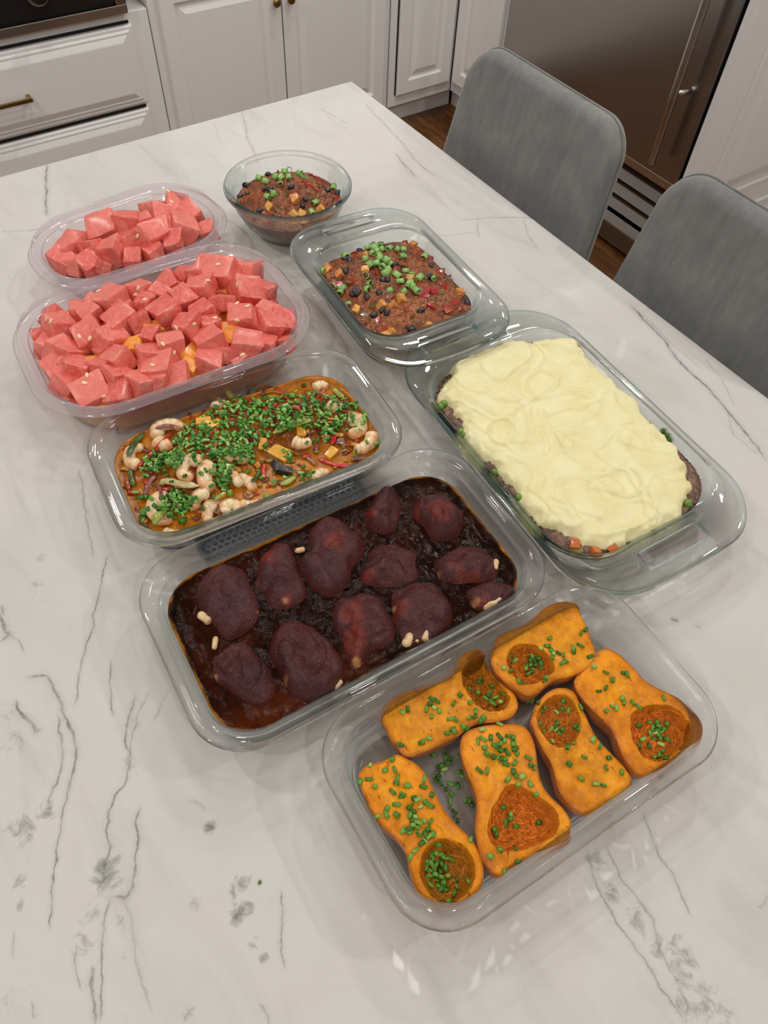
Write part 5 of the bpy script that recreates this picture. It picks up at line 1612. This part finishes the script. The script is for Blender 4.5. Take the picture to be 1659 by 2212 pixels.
def stir_h(x, y, sd):
    dh = -sdpoly(x, y, HW)
    f, i1 = worley(x, y, .016, 23)
    return TRIV + .0240 + .0015 * np.exp(-sd / .003) + .015 * smooth01((dh + .02) / .055) + (.0055 * (1 - f) * smooth01((dh + .025) / .02) + .002 * fbm(v3(x * 60, y * 60), 3, 24) * smooth01((dh + .03) / .03) + .0007 * fbm(v3(x * 50, y * 50), 2, 25)) * smooth01(sd / .01)
def stir_col(x, y, z, sd):
    a = np.array(lin(192, 122, 18))[:3]; b = np.array(lin(142, 78, 18))[:3]; c = np.array(lin(112, 40, 26))[:3]; e = np.array(lin(206, 128, 26))[:3]
    dh = -sdpoly(x, y, HW)
    f, i1 = worley(x, y, .012, 33)
    t = np.clip(.35 + fbm(v3(x * 30, y * 30), 3, 26) + .5 * smooth01((dh + .02) / .03), 0, 1)
    C = a[None] * (1 - t[:, None]) + b[None] * t[:, None]
    m = ((i1 > .7) * smooth01((dh + .02) / .02) * .7)[:, None]
    C = C * (1 - m) + c * m
    k = (1 - smooth01((sd - .001) / .004))[:, None]
    return C * (1 - k) + e * k
o, V, F = food_mass('stir_fry_sauce', lambda z: D_SH.inner(z - TRIV), stir_h, TRIV + .0058, M['stir'], 'orange brown stir-fry sauce and cooked vegetables under the shrimp', 'sauce', K=420, nr=110, colfn=stir_col, ztop_edge=TRIV + .0255, p=.75)
CS = Caster().add(V, F)
def smoothpath(P, n=18):
    P = np.asarray(P, float)
    t = np.linspace(0, len(P) - 1, n)
    Q = np.r_[[2 * P[0] - P[1]], P, [2 * P[-1] - P[-2]]]
    out = []
    for u in t:
        i = min(int(u), len(P) - 2); f = u - i
        p0, p1, p2, p3 = Q[i], Q[i + 1], Q[i + 2], Q[i + 3]
        out.append(.5 * ((2 * p1) + (-p0 + p2) * f + (2 * p0 - 5 * p1 + 4 * p2 - p3) * f * f + (-p0 + 3 * p1 - 3 * p2 + p3) * f ** 3))
    return np.array(out)
def on_heap(P, lift, n=18, flatten=.8, cast=None):
    """3-D path over the heap; a body does not follow every bump, so heights are evened out"""
    px = smoothpath(P, n)
    W_ = np.array([(cast or CS).hit(*q_, .02)[0] for q_ in S5(px)])
    zt = W_[:, 2]
    zf = np.convolve(np.r_[[zt[0]] * 4, zt, [zt[-1]] * 4], np.ones(9) / 9, 'valid')
    zn = zf * flatten + zt * (1 - flatten) + lift
    return np.array([onz(*q_, z_) for q_, z_ in zip(S5(px), zn)])
# shreds of cooked vegetable in the sauce, too small and tangled to tell apart
rs = np.random.RandomState(8)
sV, sF, sC, so = [], [], [], 0
SHP = np.array([(190, 520), (300, 430), (560, 350), (700, 280), (1000, 220), (1220, 170), (1330, 280), (1480, 520), (1380, 580), (1100, 680), (800, 800), (560, 900), (340, 940), (230, 760)], float)
scol = np.array([lin(196, 128, 40), lin(214, 158, 60), lin(150, 60, 34), lin(120, 64, 40), lin(172, 96, 60), lin(146, 124, 44), lin(188, 58, 30), lin(96, 74, 30)])[:, :3]
n_ = 0
while n_ < 170:
    p_ = SHP.min(0) + rs.rand(2) * np.ptp(SHP, 0)
    if sdpoly(p_[:1], p_[1:], SHP)[0] > 0: continue
    a_ = rs.rand() * 6.28
    L_ = rs.uniform(18, 60)
    bend = rs.uniform(-.4, .4) * L_
    u_, v_ = np.array((math.cos(a_), math.sin(a_) * .6)), np.array((-math.sin(a_), math.cos(a_) * .6))
    path = on_heap([p_ - u_ * L_ / 2, p_ + v_ * bend, p_ + u_ * L_ / 2], rs.uniform(.0002, .003), 7, .8)
    r_ = rs.uniform(.0016, .0042)
    V, F = tube(path, r_ * np.array([.4, .8, 1, 1, 1, .8, .4]), 7, flat=rs.uniform(.3, .7))
    sV.append(V); sF += [tuple(i_ + so for i_ in f_) for f_ in F]; so += len(V)
    sC.append(np.repeat(scol[rs.randint(len(scol))][None] * rs.uniform(.75, 1.1), len(V), 0))
    n_ += 1
M['shred'] = simple('cooked_vegetable_shreds', (1, 1, 1, 1), .25, attr=True, coat=.3, vary=(130, (.75, .72, .7, 1), (1.15, 1.12, 1.1, 1)))
o = tag(obj('vegetable_shreds', np.concatenate(sV), sF, M['shred']), 'tangled small shreds of cooked vegetable in the stir-fry sauce', 'vegetables', kind='stuff')
set_col(o.data, np.concatenate(sC))
SHR = [([(390, 470), (385, 430), (420, 405), (470, 400), (510, 420)], 56), ([(300, 600), (258, 590), (248, 545), (275, 520), (320, 515)], 50), ([(385, 485), (420, 508), (455, 490)], 60), ([(600, 590), (560, 575), (515, 600), (512, 650), (562, 668)], 54), ([(655, 602), (622, 630), (622, 690), (662, 722)], 64), ([(715, 570), (755, 548), (800, 560), (815, 592)], 52),
       ([(720, 605), (738, 650), (785, 655)], 56), ([(757, 692), (800, 672), (842, 690), (856, 728)], 52), ([(645, 740), (598, 745), (565, 788), (580, 818)], 52), ([(682, 812), (642, 802), (632, 850), (638, 892)], 50), ([(712, 852), (722, 802), (768, 798), (792, 842)], 54), ([(800, 798), (845, 800), (892, 785)], 46), ([(440, 770), (390, 770), (366, 820), (402, 868), (460, 865)], 62),
       ([(1320, 375), (1372, 382), (1378, 430), (1328, 455)], 60), ([(1440, 442), (1432, 490), (1392, 520), (1350, 522)], 54), ([(1050, 482), (1092, 497), (1142, 485)], 52), ([(1152, 682), (1182, 642), (1232, 640)], 46), ([(1220, 300), (1260, 320), (1297, 310)], 46), ([(672, 322), (690, 297), (717, 302)], 46), ([(412, 932), (470, 945), (540, 935)], 46), ([(1155, 225), (1190, 207), (1225, 217)], 40), ([(430, 560), (470, 585), (510, 580)], 46)]
labs = rows_label([S5([P[len(P) // 2]])[0] for P, w_ in SHR], 'curled pale shrimp', 'in the stir-fry dish', 6)
for k, ((P, wpx), lab) in enumerate(zip(SHR, labs)):
    p0 = onz(*S5([P[0]])[0], .044)
    r0 = wpx / 2 / 2.2726 * mmpp(p0) * 1.32
    n = 40
    path = on_heap(P, r0 * .45, n, .96)
    t = np.linspace(0, 1, n)
    L = np.sum(np.linalg.norm(path[1:] - path[:-1], axis=1))
    nseg = max(4, round(L / (r0 * 1.05)))
    ph = (t * nseg) % 1
    groove = 1 - .075 * np.exp(-((np.minimum(ph, 1 - ph)) / .12) ** 2)
    rad = r0 * (1.04 - .36 * t ** 1.8) * groove * np.sqrt(np.clip(np.minimum(t / .09, (1.03 - t) / .10), .02, 1))
    V, F = tube(path, rad, 16, flat=.9)
    V = V + (.0003 * fbm(V * 170, 2, k))[:, None]
    cen = path.mean(0)
    cream = np.array(lin(250, 226, 182))[:3]; pink = np.array(lin(230, 150, 92))[:3]; pale = np.array(lin(250, 230, 192))[:3]
    tv = np.repeat(t, 16)
    phv = np.repeat(ph, 16)
    outer = np.linalg.norm((V - cen)[:, :2], axis=1) - np.repeat(np.linalg.norm((path - cen)[:, :2], axis=1), 16)
    w_ = np.clip(.15 + .9 * outer / r0 * .8 + .6 * fbm(V * 90, 2, 40 + k) + .5 * (tv > .86) + .55 * np.exp(-((np.minimum(phv, 1 - phv)) / .13) ** 2), 0, 1) * .78
    C = cream[None] * (1 - w_[:, None]) + pink[None] * w_[:, None]
    o = tag(obj('shrimp', V, F, M['shrimp']), lab, 'shrimp', 'shrimp in the stir-fry')
    set_col(o.data, C)
    CS.add(V, F)
def strip(name, P, wpx, mat, lab, cat, flat=.35, lift=.002, group=None, taper=True, n=22):
    p0 = onz(*S5([P[0]])[0], .044)
    r0 = wpx / 2 / 2.2726 * mmpp(p0)
    path = on_heap(P, lift, n, .75)
    t = np.linspace(0, 1, n)
    rad = r0 * (np.clip(np.minimum(t, 1 - t) / .12, .35, 1) if taper else np.where((t < .02) | (t > .98), .8, 1))
    V, F = tube(path, rad, 10, flat=flat)
    V = V + (.0006 * fbm(V * 120, 2, 3))[:, None]
    tag(obj(name, V, F, M[mat]), lab, cat, group)
    CS.add(V, F)
g = 'pepper strips in the stir-fry'
strip('pepper_strip', [(458, 440), (400, 500), (330, 570), (280, 618)], 26, 'red_pepper', 'long straight red pepper strip at the left of the shrimp dish', 'pepper', group=g)
strip('pepper_strip', [(862, 245), (900, 225), (970, 225), (1045, 262)], 24, 'rust_pepper', 'rust brown pepper strip arching along the back of the shrimp dish', 'pepper', group=g)
strip('pepper_strip', [(880, 262), (940, 240), (1000, 250), (1030, 285)], 22, 'rust_pepper', 'second rust brown pepper strip at the back, just in front of the arching one', 'pepper', group=g)
strip('pepper_strip', [(760, 305), (820, 280), (875, 300)], 26, 'red_pepper', 'red pepper strip at the back of the heap, left of the arching strip', 'pepper', group=g)
strip('pepper_strip', [(905, 330), (960, 312), (1015, 315)], 26, 'red_pepper', 'bright red pepper strip in the middle of the green heap', 'pepper', group=g)
strip('pepper_strip', [(1175, 565), (1225, 590), (1290, 605), (1345, 605)], 20, 'red_pepper', 'thin red pepper strip by the front right wall of the shrimp dish', 'pepper', group=g)
strip('pepper_strip', [(912, 595), (905, 630), (915, 672)], 26, 'red_pepper', 'short red pepper strip in front of the mango chunk', 'pepper', group=g)
strip('pepper_strip', [(235, 735), (265, 738), (298, 735)], 20, 'red_pepper', 'short red pepper strip at the left wall of the shrimp dish', 'pepper', group=g)
strip('pepper_strip', [(238, 655), (236, 690), (246, 725)], 24, 'rust_pepper', 'orange pepper strip standing against the left glass wall', 'pepper', group=g)
strip('pepper_strip', [(540, 342), (560, 372), (592, 382)], 22, 'rust_pepper', 'orange pepper tip at the back wall left of the heap', 'pepper', group=g)
strip('pepper_strip', [(1115, 285), (1150, 248), (1250, 262)], 24, 'red_pepper', 'red pepper strip in the back right of the shrimp dish', 'pepper', group=g)
strip('pepper_strip', [(1240, 420), (1252, 460), (1245, 500)], 26, 'red_pepper', 'dark red pepper strip left of the two right hand shrimp', 'pepper', group=g)
g = 'onion strips in the stir-fry'
for i, (P, wd, lab) in enumerate((([(375, 420), (440, 408), (505, 420)], 24, 'purple onion strip over the shrimp at the back left'), ([(325, 760), (345, 690), (385, 645)], 28, 'pale purple onion strip at the left of the dish'), ([(925, 545), (970, 580), (1010, 620)], 16, 'thin onion strip across the mango chunk'), ([(1040, 612), (1080, 640), (1120, 640)], 16, 'thin purple onion strip right of the charred bit'), ([(1095, 545), (1130, 570), (1165, 600)], 22, 'onion strip in the sauce right of centre'),
                                  ([(690, 770), (685, 810), (700, 845)], 18, 'brown onion strip between the front shrimp'), ([(1330, 575), (1380, 570), (1430, 565)], 26, 'purple onion strip at the right wall of the shrimp dish'), ([(810, 735), (830, 760), (860, 740)], 22, 'dark onion strip right of the front shrimp'), ([(1265, 500), (1290, 470), (1300, 520)], 26, 'pale onion strip beside the right hand shrimp'), ([(395, 700), (405, 740), (400, 775)], 20, 'purple onion strip under the scallion bulb'))):
    strip('onion_strip', P, wd, 'red_onion', lab, 'onion', .4, .002, g)
g = 'scallion pieces in the stir-fry'
strip('scallion_stalk', [(955, 445), (1020, 410), (1090, 385), (1150, 372)], 44, 'scal_light', 'light green scallion stalk lying over the heap right of centre', 'scallion', .5, .006, g)
strip('scallion_stalk', [(398, 692), (430, 680), (500, 695), (590, 702)], 40, 'scal_pale', 'pale scallion bulb at the front left of the heap', 'scallion', .6, .006, g)
strip('scallion_stalk', [(365, 890), (395, 845), (432, 790)], 44, 'scal_light', 'fat green scallion piece at the front left over a shrimp', 'scallion', .6, .010, g)
strip('scallion_stalk', [(240, 560), (270, 500), (320, 440)], 34, 'scal_dark', 'dark green scallion leaf at the back left corner', 'scallion', .4, .004, g)
strip('scallion_stalk', [(735, 235), (745, 265), (770, 285)], 34, 'scal_light', 'yellow green scallion end at the back wall', 'scallion', .6, .004, g)
strip('scallion_stalk', [(825, 255), (850, 225), (872, 198)], 22, 'scal_dark', 'grey green scallion tip rising against the back wall', 'scallion', .5, .006, g)
strip('scallion_stalk', [(990, 700), (1030, 680), (1065, 655)], 32, 'scal_light', 'light green scallion piece near the front wall', 'scallion', .5, .003, g)
strip('scallion_stalk', [(252, 620), (258, 665), (270, 705)], 22, 'scal_dark', 'dark scallion leaf at the left wall', 'scallion', .4, .004, g)
strip('scallion_stalk', [(850, 685), (870, 660), (890, 630)], 24, 'scal_dark', 'dark scallion leaf in front of the mango chunk', 'scallion', .4, .004, g)
strip('scallion_stalk', [(640, 780), (690, 755), (722, 730)], 22, 'scal_light', 'olive scallion strip over the front shrimp', 'scallion', .4, .010, g)
strip('scallion_stalk', [(1250, 225), (1275, 250), (1300, 270)], 28, 'scal_light', 'light scallion piece in the back right corner', 'scallion', .5, .004, g)
MANG = [dice_mesh('mango_chunk', .030, .020, .012, 50 + j, M['mango'], .14, .25) for j in range(3)]
for i, (a, b_, s_, an, lab) in enumerate(((622, 392, .62, .2, 'yellow mango chunk at the back of the chive heap, left one'), (668, 405, .55, .6, 'yellow mango chunk at the back of the chive heap, right one'), (985, 545, .95, 1.9, 'large yellow mango chunk in the middle of the stir-fry'), (1235, 552, .6, .4, 'brownish mango chunk in the sauce at the right'), (900, 500, .5, .9, 'mango chunk half under chives left of the large one'), (1090, 430, .6, .5, 'mango chunk under the scallion stalk'))):
    p, n = CS.hit(*S5([(a, b_)])[0])
    o = place('mango_chunk', MANG[i % 3], p + np.array((0, 0, .0005)), frame_from(n * .6 + np.array((0, 0, .6)), an), scale=s_)
    tag(o, lab, 'mango', 'mango chunks in the stir-fry')
cb = dice_mesh('charred_bit', .013, .011, .010, 77, M['char'], .3, .3)
for a, b_, lab in ((975, 625, 'charred black onion bit left one beside the mango'), (1015, 640, 'charred black onion bit right one beside the mango')):
    p, n = CS.hit(*S5([(a, b_)])[0])
    tag(place('charred_bit', cb, p + np.array((0, 0, .003)), frame_from(n, RND.uniform(0, 6))), lab, 'onion', 'charred bits in the stir-fry')
# chives over the stir-fry: the biggest as things, the rest one pile
POLY = [([(470, 450), (560, 395), (640, 345), (700, 300), (800, 285), (960, 275), (1050, 255), (1150, 245), (1260, 265), (1375, 310), (1345, 405), (1230, 440), (1140, 425), (1000, 445), (905, 470), (835, 545), (700, 575), (560, 575), (460, 560)], 640),
        ([(325, 565), (400, 545), (505, 560), (495, 630), (400, 640), (330, 640)], 90), ([(400, 760), (480, 728), (575, 780), (540, 860), (450, 870), (395, 810)], 80), ([(660, 590), (720, 560), (770, 620), (730, 740), (680, 720)], 60), ([(760, 520), (870, 520), (860, 600), (770, 610)], 40), ([(290, 830), (350, 820), (345, 880), (300, 890)], 12), ([(980, 540), (1050, 530), (1040, 600), (990, 600)], 14), ([(1180, 430), (1260, 440), (1240, 490), (1170, 480)], 18), ([(1090, 640), (1150, 640), (1140, 690), (1080, 690)], 10),
        ([(300, 560), (1400, 260), (1420, 560), (900, 740), (420, 900), (280, 780)], 90)]
rs = np.random.RandomState(5)
pts = []
for P, n in POLY:
    P = np.array(P, float)
    lo, hi = P.min(0), P.max(0)
    k = 0
    while k < n:
        q_ = lo + rs.rand(200, 2) * (hi - lo)
        q_ = q_[sdpoly(q_[:, 0], q_[:, 1], P) < 0]
        q_ = q_[:n - k]
        pts += [tuple(a) for a in q_]
        k += len(q_)
big = [(790, 280), (920, 520), (1050, 275), (890, 310), (1085, 400), (1210, 440), (745, 755), (325, 850), (1410, 370), (515, 890), (1460, 510), (925, 770), (310, 775), (795, 310), (1090, 410)]
pile_V, pile_F, pile_C = [], [], []
no = 0
palette = np.array([lin(58, 112, 34), lin(78, 142, 46), lin(98, 160, 58), lin(122, 180, 76), lin(158, 202, 112)])[:, :3]
CS0 = CS
blab = rows_label(S5(big), 'larger chive ring', 'on the shrimp stir-fry', 5)
for i, (a, b_) in enumerate(big + pts):
    p, n = CS.hit(*S5([(a, b_)])[0])
    nn = n * .5 + np.array((rs.uniform(-.7, .7), rs.uniform(-.7, .7), .55))
    rot = frame_from(nn, rs.uniform(0, 6.28))
    if i < len(big):
        o = place('chopped_chive', CH_ME[(0, 2, 4)[i % 3]], p + np.array((0, 0, .006)), rot, scale=1.65)
        tag(o, blab[i], 'chive', 'larger chive rings on the shrimp')
        continue
    v, f = CH_V[i % len(CH_V)]
    sc_ = rs.uniform(.85, 1.22)
    R3 = np.array(rot)
    w_ = (np.asarray(v) * sc_) @ R3.T + p + np.array((0, 0, rs.uniform(.001, .0065)))
    pile_V.append(w_)
    pile_F += [tuple(q_ + no for q_ in ff) for ff in f]
    pile_C.append(np.repeat(palette[min(4, int(rs.rand() ** 1.3 * 5))][None] * rs.uniform(.85, 1.1), len(w_), 0))
    no += len(w_)
o = tag(obj('chopped_chives', np.concatenate(pile_V), pile_F, M['chive_pile'], smooth=False), 'dense pile of finely chopped green chives over the shrimp', 'chives', kind='stuff')
set_col(o.data, np.concatenate(pile_C))

# ================================================================== watermelon
def melon_mat():
    t = NT('watermelon_flesh')
    c = t.coords()
    n1 = t.noise(1.6, 5, .66, c, .8)
    n2 = t.noise(14, 4, .65, c)
    oi = t.add('ObjectInfo').outputs['Random']
    col = t.ramp(n1.outputs['Fac'], [(.34, lin(216, 78, 72)), (.47, lin(232, 104, 94)), (.58, lin(242, 130, 116)), (.72, lin(250, 170, 152))])
    col = t.mix(t.math('MULTIPLY', oi, .45), col, lin(250, 148, 130))
    t.link(col, t.bsdf.inputs['Base Color'])
    t.P(Roughness=.38, Coat_Weight=.2, Coat_Roughness=.2)
    n = t.bump(n1.outputs['Fac'], .5, .004)
    t.link(t.bump(n2.outputs['Fac'], .5, .0016, n), t.bsdf.inputs['Normal'])
    return t.m
M['melon'] = melon_mat()
M['seed'] = simple('pale_seed', lin(250, 226, 176), .35, coat=.3)
def melon_cube(seed):
    import bmesh
    bm = bmesh.new()
    bmesh.ops.create_cube(bm, size=1)
    rr = random.Random(seed)
    for v in bm.verts:
        v.co += Vector((rr.uniform(-.16, .16), rr.uniform(-.16, .16), rr.uniform(-.16, .16)))
    bmesh.ops.bevel(bm, geom=list(bm.edges), offset=.06, segments=2, profile=.5, affect='EDGES')
    bmesh.ops.subdivide_edges(bm, edges=[e_ for e_ in bm.edges if e_.calc_length() > .3], cuts=4, use_grid_fill=True)
    V = np.array([v.co for v in bm.verts])
    F = [[v.index for v in f.verts] for f in bm.faces]
    bm.free()
    V = V + .035 * np.stack([fbm(V * 2.2, 3, seed), fbm(V * 2.2, 3, seed + 50), fbm(V * 2.2, 3, seed + 90)], 1)
    me = me_new('watermelon_cube', V, F, M['melon'])
    me.set_sharp_from_angle(angle=math.radians(38))
    return me, V, F
MC = [melon_cube(s_) for s_ in range(10)]
import bmesh
bm = bmesh.new(); bmesh.ops.create_uvsphere(bm, u_segments=10, v_segments=7, radius=1)
SV = np.array([v.co for v in bm.verts]); SF = [[v.index for v in f.verts] for f in bm.faces]; bm.free()
SV[:, 0] *= 1 - .35 * (SV[:, 1] > 0) * SV[:, 1]
SEED = me_new('seed', SV * np.array((.0024, .0042, .0011)), SF, M['seed'])
S3 = lambda P: [(20 + x / 2.4397, 360 + y / 2.4397) for x, y in P]
def dome(d, z0, z1, n=48):
    V, F = [], []
    for s_ in np.linspace(1.25, .02, 14):
        R_ = d.ring_local(.012, .012)
        zz = z0 + (z1 - z0) * (1 - min(1, s_ ** 2)) if s_ <= 1 else z0 - (s_ - 1) * .05
        V.append(d.to_world(R_ * s_, zz))
    return sweep(V, False, False)
def melons(pts, d, z0, z1, where, group, sink, seed):
    rr = random.Random(seed)
    c = Caster().add(*dome(d, z0, z1))
    labs = rows_label([S3([(a, b_)])[0] for a, b_, s_ in pts], 'watermelon cube', where, 8)
    out = []
    for (a, b_, s_), lab in zip(pts, labs):
        p, n = c.hit(*S3([(a, b_)])[0])
        p = p + np.array((0, 0, -sink))
        size = s_ / 2.4397 * mmpp(p) * .95
        # keep the cube inside the vessel
        lx, ly = d.to_local(p[0], p[1])
        mx, my = d.L / 2 - .022 - size * .5, d.W / 2 - .022 - size * .5
        lx2, ly2 = max(-mx, min(mx, lx)), max(-my, min(my, ly))
        q_ = d.to_world(np.array([(lx2, ly2)]), 0)[0]
        p = np.array((q_[0], q_[1], max(p[2], d.z0 + .003 + size * .55)))
        R_ = Matrix.Rotation(rr.uniform(0, 6.28), 3, 'Z') @ Euler((rr.uniform(-.45, .45), rr.uniform(-.45, .45), 0)).to_matrix()
        k = rr.randrange(len(MC))
        mtx = Matrix.Translation(Vector(p)) @ R_.to_4x4() @ Matrix.Diagonal((size * rr.uniform(.9, 1.1), size * rr.uniform(.9, 1.1), size * rr.uniform(.85, 1.05), 1))
        o = link('watermelon_cube', MC[k][0])
        o.matrix_world = mtx
        tag(o, lab, 'watermelon', group)
        Vw = MC[k][1] @ np.array(mtx)[:3, :3].T + np.array(mtx)[:3, 3]
        out.append((o, mtx, bvh_of(Vw, MC[k][2])))
    return out
BIG = [(815, 545, 130), (910, 540, 90), (985, 540, 95), (1090, 535, 185), (1185, 530, 95), (1285, 525, 140), (1360, 620, 130), (340, 680, 130), (425, 680, 90), (530, 680, 140), (680, 630, 125), (790, 640, 105), (905, 660, 125), (1000, 610, 135), (1115, 685, 95), (1255, 640, 150),
       (225, 760, 105), (255, 820, 150), (410, 745, 105), (420, 850, 150), (600, 730, 85), (580, 785, 130), (695, 780, 105), (820, 745, 140), (705, 695, 105), (1020, 740, 125), (1225, 770, 140), (1365, 740, 105), (1470, 790, 130), (1370, 810, 125), (150, 860, 90), (155, 930, 115), (280, 950, 150), (515, 885, 140), (740, 865, 105), (940, 820, 150), (1050, 800, 95), (1070, 890, 140), (1240, 910, 130), (1355, 920, 125), (1450, 905, 90),
       (190, 1050, 130), (340, 1040, 130), (470, 1030, 100), (565, 985, 115), (720, 970, 115), (845, 915, 125), (790, 1030, 140), (1060, 1010, 170), (1210, 995, 105), (485, 950, 85), (265, 1140, 125), (420, 1160, 150), (555, 1090, 130), (580, 1170, 115), (690, 1120, 140), (770, 1100, 115), (900, 1080, 125), (300, 1010, 80), (1140, 960, 90)]
SML = [(830, 165, 130), (745, 205, 95), (800, 235, 115), (895, 215, 80), (990, 235, 140), (910, 300, 135), (1045, 310, 90), (495, 300, 150), (525, 245, 90), (620, 285, 125), (700, 270, 85), (760, 330, 140), (665, 365, 150), (815, 300, 95), (330, 340, 105), (315, 410, 130), (270, 470, 130), (430, 410, 125), (535, 425, 130), (415, 485, 105), (865, 370, 95), (760, 430, 105), (650, 450, 90), (340, 500, 80), (480, 500, 75)]
mel = melons(BIG, D_BT, .059, .084, 'in the large tub', 'watermelon cubes in the large tub', .011, 4)
mel += melons(SML, D_ST, .032, .058, 'in the small tub', 'watermelon cubes in the small tub', .010, 9)
for a, b_ in [(855, 185), (820, 125), (838, 130), (675, 365), (1335, 515), (1045, 600), (900, 615), (905, 485), (925, 505), (1100, 515), (470, 655), (680, 640), (665, 675), (715, 700), (1200, 720), (1255, 735), (1200, 810), (975, 828), (880, 848), (1085, 797), (220, 815), (370, 895), (425, 905), (810, 935), (870, 980), (755, 1045), (410, 1100), (397, 1140), (605, 935), (1230, 990), (500, 1210), (195, 805), (1200, 625)]:
    d = ray(*S3([(a, b_)])[0]); d = Vector(d).normalized()
    best = None
    for o, mtx, t in mel:
        h_ = t.ray_cast(Vector(CAM), d)
        if h_[0] is not None and (best is None or h_[3] < best[3]): best = (h_[0], h_[1], o, h_[3], mtx)
    if best is None: continue
    n = best[1] if best[1].dot(d) < 0 else -best[1]
    s_ = link('seed', SEED, best[2])
    wm = Matrix.Translation(best[0] + n * .0004) @ frame_from(n, RND.uniform(0, 6)).to_4x4()
    s_.matrix_parent_inverse = Matrix.Identity(4)
    s_.matrix_basis = best[4].inverted() @ wm
# orange melon: chunks showing between the cubes and the layer below them
MEL = [dice_mesh('orange_melon_chunk', .034, .026, .022, 60 + j, M['mango_bright'], .14, .22) for j in range(3)]
OM = [(405, 985, .95), (640, 905, 1.0), (745, 805, .8), (1130, 810, .8), (1155, 850, .8), (950, 985, .95), (945, 930, .8), (650, 1050, .8), (800, 965, .8)]
cst = Caster().add(*dome(D_BT, .059, .084))
for (a, b_, s_), lab in zip(OM, rows_label([S3([(a, b_)])[0] for a, b_, s_ in OM], 'orange melon chunk', 'in the large tub', 4)):
    p, n = cst.hit(*S3([(a, b_)])[0])
    o = place('orange_melon_chunk', RND.choice(MEL), p + np.array((0, 0, -.019)), Euler((RND.uniform(-.6, .6), RND.uniform(-.6, .6), RND.uniform(0, 6))).to_matrix(), scale=s_)
    tag(o, lab, 'melon', 'orange melon chunks among the watermelon')
M['melon_layer'] = simple('orange_melon_layer', (1, 1, 1, 1), .35, attr=True, coat=.25, bump=[(120, .3, .002)])
def under_h(x, y, sd):
    f, _ = worley(x, y, .028, 61)
    return .040 + .012 * (1 - f) + .004 * smooth01(sd / .04)
def under_c(x, y, z, sd):
    f, i1 = worley(x * 1.0 + z * .7, y + z * .9, .026, 62)
    a = np.array(lin(250, 178, 88))[:3]; b = np.array(lin(246, 160, 70))[:3]; c = np.array(lin(226, 96, 84))[:3]
    C = a[None] * i1[:, None] + b[None] * (1 - i1[:, None])
    m = smooth01((z - .028) / .010)[:, None] * (i1 > .35)[:, None]
    return C * (1 - m) + c[None] * m
food_mass('cut_melon_layer', D_BT.inner, under_h, .0046, M['melon_layer'], 'layer of orange melon pieces under the watermelon in the large tub', 'melon', K=300, nr=60, colfn=under_c, ztop_edge=.040, p=.8)
